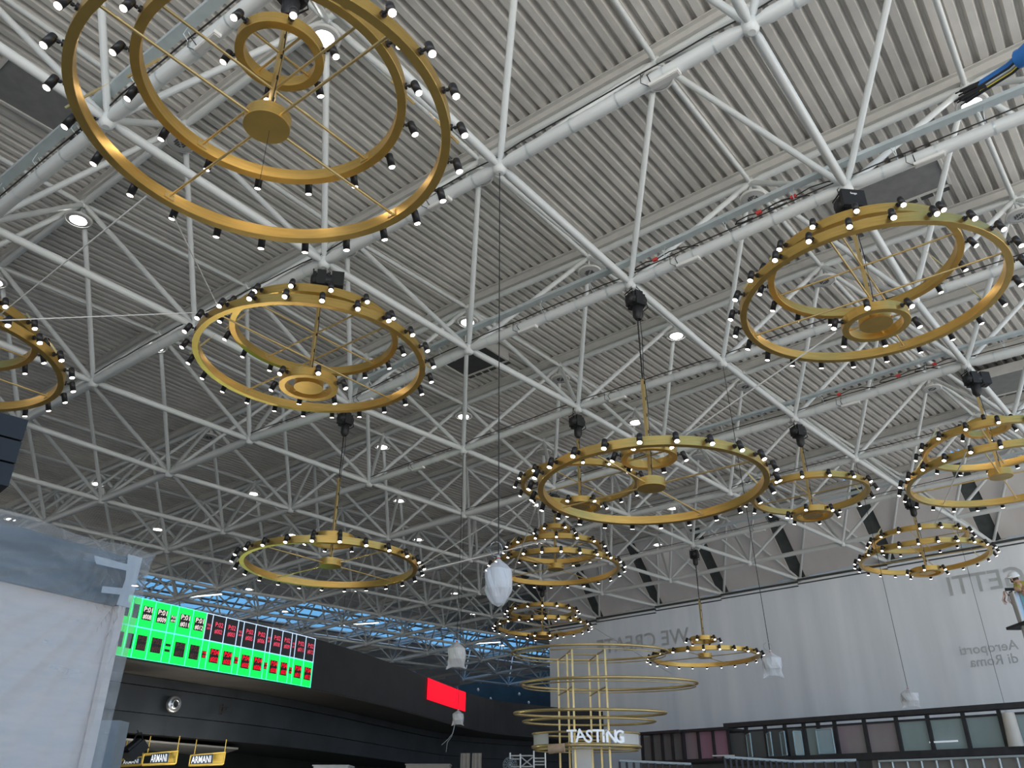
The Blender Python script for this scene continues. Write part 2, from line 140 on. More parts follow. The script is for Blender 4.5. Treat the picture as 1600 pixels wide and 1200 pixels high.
mat('soffit', (0.05, 0.047, 0.042), 0.6, noise=0.3, nscale=1.2)
mat('screen_black', (0.012, 0.013, 0.016), 0.35, noise=0.1)
mat('led_green', (0.0, 0.4, 0.1), 0.5, emit=(0.0, 1.0, 0.09), estr=0.95)
mat('led_dark', (0.01, 0.01, 0.012), 0.5, emit=(0.006, 0.008, 0.010), estr=1.0)
mat('led_cyan', (0.2, 0.7, 0.7), 0.5, emit=(0.10, 1.0, 0.72), estr=0.9)
mat('led_lilac', (0.6, 0.7, 0.8), 0.5, emit=(0.55, 0.75, 1.0), estr=0.9)
mat('led_red', (0.8, 0.0, 0.05), 0.5, emit=(1.0, 0.0, 0.012), estr=1.0)
mat('led_pink', (0.8, 0.1, 0.15), 0.5, emit=(0.9, 0.05, 0.12), estr=0.8)
mat('led_white', (0.9, 0.8, 0.8), 0.5, emit=(0.95, 0.75, 0.70), estr=0.9)
mat('led_dim', (0.10, 0.05, 0.04), 0.5, emit=(0.05, 0.018, 0.015), estr=1.0)
mat('steel', (0.62, 0.62, 0.61), 0.28, 0.9, noise=0.1)
mat('shopwhite', (0.62, 0.62, 0.60), 0.6, noise=0.08)
mat('bluegrey', (0.36, 0.42, 0.47), 0.5, noise=0.08)
mat('goldpaint', (0.78, 0.56, 0.12), 0.4, 0.35, noise=0.12)
mat('goldtube', (0.72, 0.54, 0.24), 0.3, 0.75, noise=0.1)
mat('signpanel', (0.03, 0.06, 0.12), 0.3, noise=0.1)
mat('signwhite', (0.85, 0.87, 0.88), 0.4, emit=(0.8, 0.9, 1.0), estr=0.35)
mat('navy', (0.03, 0.03, 0.12), 0.4, noise=0.1)
mat('cream', (0.80, 0.76, 0.68), 0.6, noise=0.05)
mat('cardboard', (0.62, 0.42, 0.26), 0.8, noise=0.2, nscale=8)
mat('darkframe', (0.045, 0.045, 0.05), 0.5, noise=0.3)
mat('beigewall', (0.36, 0.33, 0.29), 0.7, noise=0.12)
mat('darkwall', (0.035, 0.042, 0.042), 0.7, noise=0.4, nscale=.5)
mat('skin', (0.62, 0.38, 0.28), 0.6, noise=0.06)
mat('hair', (0.06, 0.035, 0.02), 0.7, noise=0.1)
mat('helmet', (0.85, 0.87, 0.86), 0.3, noise=0.03)
mat('shirt', (0.36, 0.33, 0.06), 0.8, noise=0.15)
mat('orangevest', (0.75, 0.25, 0.12), 0.7, noise=0.1)
mat('floor', (0.34, 0.325, 0.30), 0.35, noise=0.08, nscale=.8)
mat('kiosk_beige', (0.86, 0.77, 0.71), 0.6, noise=0.06, nscale=1)
mat('kiosk_dark', (0.07, 0.10, 0.125), 0.5, noise=0.15)
mat('stile', (0.70, 0.74, 0.76), 0.4, noise=0.06)

def gold_red():                            # the part of the leftmost rings that mirrors a red screen keeps brass colour
    return MAT['brass']
def glassmat(name, col, alpha, rough=0.1, spec=0.5):
    m = bpy.data.materials.new(name); m.use_nodes = True
    nt = m.node_tree; nt.nodes.clear()
    o = nt.nodes.new('ShaderNodeOutputMaterial'); mx = nt.nodes.new('ShaderNodeMixShader')
    t = nt.nodes.new('ShaderNodeBsdfTransparent'); b = nt.nodes.new('ShaderNodeBsdfPrincipled')
    b.inputs['Base Color'].default_value = (*col, 1); b.inputs['Roughness'].default_value = rough
    b.inputs['Specular IOR Level'].default_value = spec
    n = nt.nodes.new('ShaderNodeTexNoise'); n.inputs['Scale'].default_value = 3
    mr = nt.nodes.new('ShaderNodeMapRange'); mr.inputs['To Min'].default_value = max(0, alpha - .06); mr.inputs['To Max'].default_value = min(1, alpha + .06)
    nt.links.new(n.outputs[0], mr.inputs[0]); nt.links.new(mr.outputs[0], mx.inputs[0])
    nt.links.new(t.outputs[0], mx.inputs[1]); nt.links.new(b.outputs[0], mx.inputs[2]); nt.links.new(mx.outputs[0], o.inputs[0])
    MAT[name] = m; return m
glassmat('skyglass', (0.5, 0.6, 0.65), 0.10, 0.05)
glassmat('glass_teal', (0.50, 0.62, 0.61), 0.80, 0.15)
glassmat('glass_pink', (0.50, 0.40, 0.44), 0.85, 0.15)
glassmat('glass_mag', (0.52, 0.30, 0.39), 0.90, 0.15)
glassmat('glass_blue', (0.58, 0.84, 0.95), 0.88, 0.1)
glassmat('glass_grey', (0.24, 0.25, 0.25), 0.80, 0.15)

ANGK = 0.96
def plastic_sheet():
    m = bpy.data.materials.new('plastic_sheet'); m.use_nodes = True
    nt = m.node_tree; nt.nodes.clear()
    o = nt.nodes.new('ShaderNodeOutputMaterial'); mx = nt.nodes.new('ShaderNodeMixShader')
    t = nt.nodes.new('ShaderNodeBsdfTransparent'); b = nt.nodes.new('ShaderNodeBsdfPrincipled')
    b.inputs['Base Color'].default_value = (0.66, 0.67, 0.66, 1); b.inputs['Roughness'].default_value = 0.22
    tc = nt.nodes.new('ShaderNodeTexCoord'); mp = nt.nodes.new('ShaderNodeMapping')
    mp.inputs['Rotation'].default_value = (0, math.radians(33), ANGK); mp.inputs['Scale'].default_value = (0.35, 1, 4.5)
    n = nt.nodes.new('ShaderNodeTexNoise'); n.inputs['Scale'].default_value = 3; n.inputs['Detail'].default_value = 6
    nt.links.new(tc.outputs['Object'], mp.inputs[0]); nt.links.new(mp.outputs[0], n.inputs['Vector'])
    mr = nt.nodes.new('ShaderNodeMapRange'); mr.inputs['From Min'].default_value = 0.35; mr.inputs['From Max'].default_value = 0.75
    mr.inputs['To Min'].default_value = 0.20; mr.inputs['To Max'].default_value = 0.40
    nt.links.new(n.outputs[0], mr.inputs[0]); nt.links.new(mr.outputs[0], mx.inputs[0])
    bp = nt.nodes.new('ShaderNodeBump'); bp.inputs['Strength'].default_value = 0.15; bp.inputs['Distance'].default_value = 0.01
    nt.links.new(n.outputs[0], bp.inputs['Height']); nt.links.new(bp.outputs[0], b.inputs['Normal'])
    nt.links.new(t.outputs[0], mx.inputs[1]); nt.links.new(b.outputs[0], mx.inputs[2]); nt.links.new(mx.outputs[0], o.inputs[0])
    MAT['plastic_sheet'] = m
plastic_sheet()
def film(name, col, alpha, rough):
    glassmat(name, col, alpha, rough)
film('tape', (0.75, 0.79, 0.81), 0.38, 0.35)
film('bag_film', (0.95, 0.96, 0.98), 0.58, 0.25)
film('mesh_cloth', (0.20, 0.50, 0.60), 0.97, 0.6)

def fabric():
    m = bpy.data.materials.new('fabric'); m.use_nodes = True
    nt = m.node_tree; nt.nodes.clear()
    o = nt.nodes.new('ShaderNodeOutputMaterial'); ad = nt.nodes.new('ShaderNodeMixShader'); ad.inputs[0].default_value = 0.24
    d = nt.nodes.new('ShaderNodeBsdfDiffuse'); t = nt.nodes.new('ShaderNodeBsdfTranslucent')
    tc = nt.nodes.new('ShaderNodeTexCoord'); mp = nt.nodes.new('ShaderNodeMapping'); mp.inputs['Scale'].default_value = (1.2, 1.2, 0.12)
    n = nt.nodes.new('ShaderNodeTexNoise'); n.inputs['Scale'].default_value = 1.2; n.inputs['Detail'].default_value = 5
    nt.links.new(tc.outputs['Object'], mp.inputs[0]); nt.links.new(mp.outputs[0], n.inputs['Vector'])
    r = nt.nodes.new('ShaderNodeValToRGB')
    r.color_ramp.elements[0].position = 0.3; r.color_ramp.elements[0].color = (0.62, 0.64, 0.64, 1)
    r.color_ramp.elements[1].position = 0.7; r.color_ramp.elements[1].color = (0.72, 0.73, 0.72, 1)
    nt.links.new(n.outputs[0], r.inputs[0])
    nt.links.new(r.outputs[0], d.inputs[0]); nt.links.new(r.outputs[0], t.inputs[0])
    nt.links.new(d.outputs[0], ad.inputs[1]); nt.links.new(t.outputs[0], ad.inputs[2]); nt.links.new(ad.outputs[0], o.inputs[0])
    MAT['fabric'] = m
fabric()
MAT['endpanel'] = MAT['fabric'].copy(); MAT['endpanel'].name = 'endpanel'
for n_ in MAT['endpanel'].node_tree.nodes:
    if n_.type == 'VALTORGB': n_.color_ramp.elements[0].color = (0.74, 0.71, 0.68, 1); n_.color_ramp.elements[1].color = (0.80, 0.77, 0.74, 1)
    if n_.type == 'MIX_SHADER': n_.inputs[0].default_value = 0.2
mat('print_grey', (0.55, 0.58, 0.59), 0.8, noise=0.05)

# ------------------------------------------------------------------ mesh helpers
class MB:
    def __init__(s): s.v = []; s.f = []; s.sm = []; s.mi = []
    def add(s, vs, fs, smooth=False, mi=0):
        k = len(s.v); s.v.extend([tuple(v) for v in vs])
        for f in fs: s.f.append(tuple(i + k for i in f)); s.sm.append(smooth); s.mi.append(mi)
        return s
    def box(s, c, size, rot=None, mi=0):
        hx, hy, hz = size[0] / 2, size[1] / 2, size[2] / 2
        vs = [Vector((x, y, z)) for x in (-hx, hx) for y in (-hy, hy) for z in (-hz, hz)]
        if rot: vs = [rot @ v for v in vs]
        vs = [v + Vector(c) for v in vs]
        return s.add(vs, [(0, 1, 3, 2), (4, 6, 7, 5), (0, 4, 5, 1), (2, 3, 7, 6), (0, 2, 6, 4), (1, 5, 7, 3)], mi=mi)
    def lathe(s, prof, n=16, c=(0, 0, 0), rot=None, smooth=True, cap=True, mi=0):
        c = Vector(c); vs = []
        for r, z in prof:
            for k in range(n):
                a = 2 * PI * k / n; v = Vector((r * math.cos(a), r * math.sin(a), z))
                if rot: v = rot @ v
                vs.append(v + c)
        fs = []
        for q in range(len(prof) - 1):
            for k in range(n):
                k2 = (k + 1) % n; fs.append((q * n + k, q * n + k2, (q + 1) * n + k2, (q + 1) * n + k))
        s.add(vs, fs, smooth, mi)
        if cap:
            b = len(s.v); m_ = len(prof)
            s.v.extend([tuple(v) for v in vs])
            s.f.append(tuple(b + k for k in reversed(range(n)))); s.sm.append(False); s.mi.append(mi)
            t = b + (len(prof) - 1) * n
            s.f.append(tuple(t + k for k in range(n))); s.sm.append(False); s.mi.append(mi)
        return s
    def tube(s, a, b, r, n=8, r2=None, mi=0):
        a = Vector(a); b = Vector(b); d = b - a; L = d.length
        if L < 1e-6: return s
        q = d.to_track_quat('Z', 'Y').to_matrix()
        return s.lathe([(r, 0), (r if r2 is None else r2, L)], n, a, q, True, True, mi)
    def path(s, pts, r, n=6, closed=False, mi=0):
        pts = [Vector(p) for p in pts]; m = len(pts); vs = []; up = Vector((0, 0, 1))
        for k in range(m):
            if closed: d = pts[(k + 1) % m] - pts[k - 1]
            else: d = pts[min(k + 1, m - 1)] - pts[max(k - 1, 0)]
            d.normalize(); sd = d.cross(up)
            if sd.length < 1e-3: sd = Vector((1, 0, 0))
            sd.normalize(); u2 = sd.cross(d)
            for q in range(n):
                a = 2 * PI * q / n; vs.append(pts[k] + sd * (r * math.cos(a)) + u2 * (r * math.sin(a)))
        fs = []
        for k in range(m if closed else m - 1):
            k2 = (k + 1) % m
            for q in range(n):
                q2 = (q + 1) % n; fs.append((k * n + q, k * n + q2, k2 * n + q2, k2 * n + q))
        return s.add(vs, fs, True, mi)
    def mesh(s, name, *mats):
        me = bpy.data.meshes.new(name); me.from_pydata(s.v, [], s.f)
        me.polygons.foreach_set('use_smooth', s.sm)
        for m in mats: me.materials.append(MAT[m])
        if len(mats) > 1: me.polygons.foreach_set('material_index', s.mi)
        me.update(); return me
    def build(s, name, mats, parent=None, loc=None):
        if isinstance(mats, str): mats = (mats,)
        return link(name, s.mesh(name, *mats), parent, loc)
def link(name, data, parent=None, loc=None, mw=None):
    o = bpy.data.objects.new(name, data); COL.objects.link(o)
    if parent: o.parent = parent
    if loc is not None: o.location = loc
    if mw is not None: o.matrix_local = mw
    return o
def tag(o, label=None, cat=None, group=None, kind=None):
    if label: o['label'] = label
    if cat: o['category'] = cat
    if group: o['group'] = group
    if kind: o['kind'] = kind
    return o
def empty(name, loc=(0, 0, 0), rz=0.0):
    o = link(name, None, None, loc); o.rotation_euler = (0, 0, rz); o.empty_display_size = 0.2; return o
def text_mesh(txt, size, depth=0.0, ax='LEFT', bold=False, sx=1.0):
    c = bpy.data.curves.new('t', 'FONT'); c.body = txt; c.size = size; c.extrude = depth; c.align_x = ax
    c.resolution_u = 3; c.offset = 0.012 * size if bold else 0.0
    o = bpy.data.objects.new('t', c); COL.objects.link(o); bpy.context.view_layer.update()
    me = bpy.data.meshes.new_from_object(o.evaluated_get(bpy.context.evaluated_depsgraph_get()))
    bpy.data.objects.remove(o); bpy.data.curves.remove(c)
    if sx != 1.0:
        for v in me.vertices: v.co.x *= sx
    return me
def basis(o, x, y, z):
    m = Matrix.Identity(4)
    for r in range(3): m[r][0], m[r][1], m[r][2], m[r][3] = x[r], y[r], z[r], o[r]
    return m

I0, J0 = -20, -4
def LNode(i, j): return Vector(LN[i - I0][j - J0]) / 100
def UNode(i, j): return Vector(UN[i - I0][j - J0]) / 100      # the upper node of cell i..i+1, j..j+1
def inroof(i, j):                                          # lower node exists
    return -19 <= i <= 4 and -2 <= j <= (8 if i >= -3 else 14)
def cell(i, j):
    return inroof(i, j) and inroof(i + 1, j) and inroof(i, j + 1) and inroof(i + 1, j + 1)
D1 = (LNode(1, 3) - LNode(0, 3)).normalized()
D2 = (LNode(0, 4) - LNode(0, 3)).normalized()
ANG = math.atan2(D1.y, D1.x)
ROT = Matrix.Rotation(ANG, 3, 'Z')

# ------------------------------------------------------------------ floor and far walls
fl = MB(); fl.box((-8, 44, -0.1), (68, 104, 0.2)); tag(fl.build('floor', 'floor'), kind='structure')

# ------------------------------------------------------------------ space frame
frame_root = empty('space_frame', LNode(0, 3))
tag(frame_root, 'white tubular space frame carrying the whole roof of the hall', 'roof truss')
ORG = Vector(frame_root.location)
def unit_tube(name, n, taper):
    b = MB()
    prof = [(0.45, 0), (1, taper), (1, 1 - taper), (0.45, 1)]
    b.lathe(prof, n, smooth=True); return b.mesh(name, 'paint')
U10 = unit_tube('tube_mesh', 12, 0.06); U6 = unit_tube('tube_mesh_thin', 8, 0.05)
ball = MB(); ball.lathe([(0.45, -1.0), (0.85, -.75), (1, -.2), (1, .2), (0.85, .75), (0.45, 1.0)], 12); BALL = ball.mesh('node_mesh', 'paint')
members = []   # (kind, a, b, radius)
for i in range(-19, 7):
    for j in range(-3, 15):
        if inroof(i, j):
            if inroof(i + 1, j): members.append(('main_chord', LNode(i, j), LNode(i + 1, j), 0.108 if j in (0, 1, 2, 4) else 0.092))
            if inroof(i, j + 1): members.append(('cross_chord', LNode(i, j), LNode(i, j + 1), 0.074))
        if cell(i, j):
            u = UNode(i, j)
            for a, b in ((0, 0), (1, 0), (0, 1), (1, 1)):
                members.append(('diagonal_brace', LNode(i + a, j + b), u, 0.058 if i > -8 else 0.045))
            if cell(i + 1, j): members.append(('top_chord', u, UNode(i + 1, j), 0.075))
            if cell(i, j + 1): members.append(('top_cross_chord', u, UNode(i, j + 1), 0.055))
def seen(a, b):
    best = None
    for t in (0, .25, .5, .75, 1):
        x, y, z = pix(a.lerp(b, t))
        if z > 0.3 and -60 < x < 1660 and -60 < y < 1200: best = z if best is None else min(best, z)
    return best
bykind = {}
members = [m_ for m_ in members if ('top' in m_[0] and not -13.2 < (m_[1] - LNode(0, 3)).dot(D1) / 4.1 < -10.3) or (m_[1] - LNode(-9, 3)).dot(D1) > -.5 or ((m_[1] - LNode(-14, 3)).dot(D1) < 0)]
for k, a, b, r in members: bykind.setdefault(k, []).append((seen(a, b), a, b, r))
for k, lst in bykind.items():
    vis = sorted([x for x in lst if x[0] is not None], key=lambda x: x[0])
    rest = vis[290:] + [x for x in lst if x[0] is None]
    for d, a, b, r in vis[:290]:
        dv = b - a; q = dv.to_track_quat('Z', 'Y').to_matrix().to_4x4()
        m = Matrix.Translation(a - ORG) @ q @ Matrix.Diagonal((r, r, dv.length, 1))
        link(k, U10 if r > .07 else U6, frame_root, mw=m)
    if rest:
        mb = MB()
        for d, a, b, r in rest: mb.tube(a - ORG, b - ORG, r, 6)
        tag(mb.build(k, 'paint', frame_root), kind='stuff')
nodes = [(LNode(i, j), 0.122) for i in range(-19, 7) for j in range(-3, 15) if inroof(i, j)] + \
        [(UNode(i, j), 0.095) for i in range(-19, 7) for j in range(-3, 15) if cell(i, j)]
nodes = sorted([(pix(p)[2] if -50 < pix(p)[0] < 1650 and -50 < pix(p)[1] < 1200 else 999, p, r) for p, r in nodes], key=lambda t: t[0])
for d, p, r in nodes[:290]:
    link('node_joint', BALL, frame_root, mw=Matrix.Translation(p - ORG) @ Matrix.Diagonal((r, r, r * 1.1, 1)))
mb = MB()
for d, p, r in nodes[290:]: mb.lathe([(r * .4, -r), (r, 0), (r * .4, r)], 6, p - ORG)
tag(mb.build('node_joint', 'paint', frame_root), kind='stuff')

# ------------------------------------------------------------------ corrugated ceiling
ceil = empty('ceiling', LNode(0, 3)); tag(ceil, kind='structure')
CO = Vector(ceil.location)
RIBS = 16
def deck_sheet(c00, c10, c01, c11, name, ribs=RIBS, dep=0.15, parent=None):
    prof = []
    for k in range(ribs):
        for u, h in ((0.0, 1), (0.16, 1), (0.34, 0), (0.82, 0)):
            prof.append(((k + u) / ribs, h * dep))
    prof.append((1.0, dep))
    vs = []; fs = []
    for u, h in prof:
        for v in (0, 1):
            p = (c00.lerp(c10, u)).lerp(c01.lerp(c11, u), v); vs.append(p + Vector((0, 0, h)))
    for k in range(len(prof) - 1): fs.append((2 * k, 2 * k + 1, 2 * k + 3, 2 * k + 2))
    return vs, fs
GAP = (-12, -11)     # the glazed strip in the far roof
DZ = Vector((0, 0, 0.36))
indiv = 0
rest = MB()
for i in range(-19, 6):
    for j in range(-3, 14):
        if not (cell(i, j) and cell(i, j + 1) and cell(i + 1, j) and cell(i + 1, j + 1)): continue
        if i in GAP: continue
        cs = [UNode(i, j) + DZ - CO, UNode(i + 1, j) + DZ - CO, UNode(i, j + 1) + DZ - CO, UNode(i + 1, j + 1) + DZ - CO]
        vs, fs = deck_sheet(*cs, 'roof_sheet')
        pc = pix(cs[0] + CO); vis = any(-300 < pix(c + CO)[0] < 1900 and -300 < pix(c + CO)[1] < 1210 for c in cs)
        if vis and i >= -9 and j < 12:
            b = MB(); b.add(vs, fs); b.build('roof_sheet', 'deck', ceil); indiv += 1
        else: rest.add(vs, fs)
tag(rest.build('roof_sheet', 'deck', ceil), kind='stuff')
# purlin beams under the sheets
for j in range(-3, 14):
    for i in range(-19, 6):
        if not (cell(i, j) and cell(i + 1, j)): continue
        a, b = UNode(i, j), UNode(i + 1, j)
        vis = seen(a, b)
        if vis is None and i > -4: pass
        d = (b - a).normalized(); s = d.cross(Vector((0, 0, 1))).normalized()
        p = MB()
        for w, z0, z1 in ((0.09, 0.10, 0.12), (0.02, 0.12, 0.33), (0.10, 0.33, 0.355)):
            k = [x + s * (sg * w) + Vector((0, 0, z)) - CO for x in (a, b) for sg in (-1, 1) for z in (z0, z1)]
            p.add(k, [(0, 1, 3, 2), (4, 6, 7, 5), (0, 4, 5, 1), (2, 3, 7, 6), (0, 2, 6, 4), (1, 5, 7, 3)])
        p.build('purlin', 'purlin', ceil)
# glazed strip panes with glazing bars
sk = empty('window_1', UNode(-12, 6)); tag(sk, kind='structure'); SO = Vector(sk.location)
for i in GAP:
    for j in range(0, 13):
        if not (cell(i, j) and cell(i + 1, j + 1)): continue
        c = [UNode(i, j) + DZ - SO, UNode(i + 1, j) + DZ - SO, UNode(i + 1, j + 1) + DZ - SO, UNode(i, j + 1) + DZ - SO]
        b = MB(); b.add(c + [v + Vector((0, 0, .02)) for v in c], [(0, 1, 2, 3), (7, 6, 5, 4), (0, 4, 5, 1), (1, 5, 6, 2), (2, 6, 7, 3), (3, 7, 4, 0)])
        b.build('pane', 'skyglass', sk)
        b = MB()
        for t in (0, .5): b.tube(c[0].lerp(c[3], t), c[1].lerp(c[2], t), .03, 6)
        b.tube(c[0], c[3], .07, 6); b.tube(c[0].lerp(c[1], .5), c[3].lerp(c[2], .5), .04, 6)
        b.build('glazing_bar', 'stripe', sk)
# dark far walls closing the hall, plus two unseen ones added to block daylight
b = MB()
p0, p1 = LNode(-19, -2), LNode(-19, 14); p2 = LNode(-5, 14)
for a, c in ((p0 - D1 * 2 - D2 * 6, p1 - D1 * 2 + D2 * 3),):
    b.add([(a.x, a.y, 0), (c.x, c.y, 0), (c.x, c.y, 14.2), (a.x, a.y, 14.2)], [(0, 1, 2, 3)])
tag(b.build('wall_back', 'darkwall'), kind='structure')
b = MB(); a, c = p1 - D1 * 2 + D2 * 3, LNode(-5, 14) + D1 * 2 + D2 * 3
b.add([(a.x, a.y, 0), (c.x, c.y, 0), (c.x, c.y, 14.2), (a.x, a.y, 14.2)], [(0, 1, 2, 3)])
tag(b.build('wall_far', 'darkwall'), kind='structure')
b = MB(); a, c = LNode(-5, 8) + Vector((0, .3, 0)), LNode(-5, 14) + D1 * 2 + D2 * 3
b.add([(a.x, a.y, 0), (c.x, c.y, 0), (c.x, c.y, 14.2), (a.x, a.y, 14.2)], [(0, 1, 2, 3)])
tag(b.build('wall_sun_block', 'darkwall'), kind='structure')  # unseen wall added to keep sun out of the far roof
b = MB(); a, c = p0 - D1 * 2 - D2 * 6, LNode(0, -2) - D2 * 2
b.add([(a.x, a.y, 0), (c.x, c.y, 0), (c.x, c.y, 14.2), (a.x, a.y, 14.2)], [(0, 1, 2, 3)])
tag(b.build('wall_light_block', 'darkwall'), kind='structure')  # unseen wall, added and lengthened to darken the roof at left

# ------------------------------------------------------------------ right wall: fabric below, sloped panels above
WA, WB = LNode(-5, 8), LNode(6, 8)
WU = Vector((WB.x - WA.x, WB.y - WA.y, 0)); WL = WU.length; WU.normalize()
WN = Vector((WU.y, -WU.x, 0)) * 1.0
if WN.dot(Vector((0, 0, 0)) - WA) < 0: WN = -WN       # towards the hall
b = MB(); n = 420; m = 6
vs = []; fs = []
def WP(t):
    f_ = min(max(t * 11, 0), 10.999); i_ = int(f_); return LNode(-5 + i_, 8).lerp(LNode(-4 + i_, 8), f_ - i_)
for k in range(n + 1):
    t = k / n * WL
    f = .14 * math.sin(t * 1.7 + 1.6 * math.sin(t * .63)) + .07 * math.sin(t * 4.3 + 2 + 2 * math.sin(t * .4)) * (1 if t < 22 else .4) + .16 * math.exp(-((t % 7.3 - 3) ** 2) * 5)
    for q in range(m + 1):
        p0_ = WP(k / n); z = p0_.z + .08 - (p0_.z - .92) * q / m
        p = p0_ + WN * (f * (.35 + .65 * q / m)); vs.append((p.x, p.y, z + .02 * math.sin(t)))
for k in range(n):
    for q in range(m): a = k * (m + 1) + q; fs.append((a, a + 1, a + m + 2, a + m + 1))
b.add(vs, fs, True); wr = b.build('wall_right', 'fabric'); tag(wr, kind='structure')
b = MB()
for z, h in ((-.12, .07), (-.30, .03)):
    for i in range(-5, 6):
        a, c = LNode(i, 8), LNode(i + 1, 8); d_ = Vector((c.x - a.x, c.y - a.y, 0)); mid_ = (a + c) / 2 + WN * .32; b.box((mid_.x, mid_.y, mid_.z + z), (d_.length, .12, h), d_.to_track_quat('X', 'Z').to_matrix())
tag(b.build('trim_1', 'dark_recess'), kind='structure')
ep = empty('wall_top', WA); tag(ep, kind='structure')
def UE(i):    # edge point of the deck over line i
    a = UNode(i - 1, 7); c = UNode(i, 7); return (a + c) / 2 + DZ
for i in range(-5, 4):
    a, c, d, e_ = LNode(i, 8), LNode(i + 1, 8), UE(i + 1), UE(i)
    g = 0.075
    b = MB()
    q = [a.lerp(c, g), a.lerp(c, 1 - g), e_.lerp(d, 1 - g), e_.lerp(d, g)]
    q = [v - WA + Vector((0, 0, .12)) for v in q]
    nrm = (q[1] - q[0]).cross(q[3] - q[0]).normalized() * .06
    q2 = [v + nrm for v in q]
    b.add(q + q2, [(0, 1, 2, 3), (7, 6, 5, 4), (0, 4, 5, 1), (1, 5, 6, 2), (2, 6, 7, 3), (3, 7, 4, 0)])
    b.build('wall_panel', 'endpanel', ep)
    b = MB(); off = -WN * .10
    q = [a.lerp(c, -g * 1.5), a.lerp(c, g * 1.5), e_.lerp(d, g * 1.5), e_.lerp(d, -g * 1.5)]
    b.add([v - WA + off for v in q], [(0, 1, 2, 3)]); b.build('dark_slot', 'stripe', ep)
# mirrored print on the fabric
def wall_text(txt, px, py, size, ax):
    a_, c_ = (LNode(0, 8), LNode(1, 8)) if px > 1300 else (LNode(-4, 8), LNode(-2, 8))
    u_ = Vector((c_.x - a_.x, c_.y - a_.y, 0)).normalized(); n_ = Vector((u_.y, -u_.x, 0))
    if n_.dot(-a_) < 0: n_ = -n_
    p = atplane(px, py, a_ + n_ * .3, n_)
    me = text_mesh(txt, size, 0.0, ax, True); me.materials.append(MAT['print_grey'])
    o = link('printed_lettering', me, None, mw=basis(p, -u_, Vector((0, 0, 1)), -n_)); return o
for nm, a in (('PROGETTI', (1482, 931, 1.05, 'RIGHT')), ('Aeroporti', (1592, 1014, .50, 'LEFT')), ('di Roma', (1593, 1035, .50, 'LEFT')), ('WE CREATE', (1077, 1003, 1.0, 'LEFT'))):
    t = wall_text(nm, *a); t.parent = wr; t['label'] = 'faint mirrored grey lettering on the fabric'

# ------------------------------------------------------------------ roof fittings
# smoke hatches: grey boxes let into the ceiling
def hatch(px, py, sx, sy, label, z=13.75, dark=False):
    p = atz(px, py, z); o = empty('smoke_hatch', p, ANG); tag(o, label, 'roof hatch')
    b = MB(); t = .06
    for s_ in (-1, 1):
        b.box((s_ * sx / 2, 0, .12), (t, sy, .30)); b.box((0, s_ * sy / 2, .12), (sx, t, .30))
    b.build('hatch_frame', 'purlin', o)
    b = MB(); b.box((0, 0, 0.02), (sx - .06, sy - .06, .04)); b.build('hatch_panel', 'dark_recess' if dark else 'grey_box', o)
    b = MB()
    for k in range(6): b.box((-sx / 2 + sx * (k + .5) / 6, sy / 2 + .12, .0), (sx / 6 - .08, .14, .03))
    b.build('louvre', 'dark_recess', o)
hatch(1398, 296, 2.0, 1.1, 'grey smoke hatch just above the gold chandelier at upper right')
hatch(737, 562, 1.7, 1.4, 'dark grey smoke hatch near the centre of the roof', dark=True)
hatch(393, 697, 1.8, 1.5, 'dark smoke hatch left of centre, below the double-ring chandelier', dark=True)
hatch(60, 155, 1.2, 1.6, 'large grey hatch at the top-left edge with a dark louvre strip', z=13.6)
hatch(1582, 596, 2.4, 1.6, 'grey smoke hatch at the right edge beside a black hoist')
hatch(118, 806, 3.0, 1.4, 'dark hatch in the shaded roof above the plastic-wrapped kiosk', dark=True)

# cable trays beside every second main chord
RAILOFF = -D2 * .16 + Vector((0, 0, .34))
for j, nm in ((0, 'along the nearest main chord, top left'), (2, 'crossing the middle of the photo'), (4, 'beside the chord that carries the right-hand hoists'), (6, 'in front of the fabric wall panels')):
    o = empty('cable_tray', LNode(-1, j)); oo = Vector(o.location)
    tag(o, 'pale blue cable tray with wire brackets ' + nm, 'cable tray')
    i0 = -1 if j >= 2 else 0
    for i in range(-2 if j in (0,) else i0, 4):
        a, c = LNode(i, j), LNode(i + 1, j); d = (c - a).normalized()
        b = MB(); mid = (a + c) / 2 + RAILOFF - oo
        q = d.to_track_quat('X', 'Z').to_matrix()
        b.box(mid, ((c - a).length, .15, .012), q); b.box(mid + q @ Vector((0, .075, .03)), ((c - a).length, .008, .07), q); b.box(mid + q @ Vector((0, -.075, .03)), ((c - a).length, .008, .07), q)
        b.build('tray_length', 'galv', o)
        for t in (.2, .5, .8):
            p = a.lerp(c, t) - oo; b = MB()
            b.path([p + RAILOFF + d * .05, p + RAILOFF * .5 - D2 * .1 + d * .02, p + Vector((0, 0, .1)) - D2 * .06, p + D2 * .11 - Vector((0, 0, .06))], .008, 5)
            b.path([p + RAILOFF - d * .05 + D2 * .06, p + RAILOFF * .4 + D2 * .12, p + D2 * .12], .008, 5)
            b.build('wire_bracket', 'galv', o)
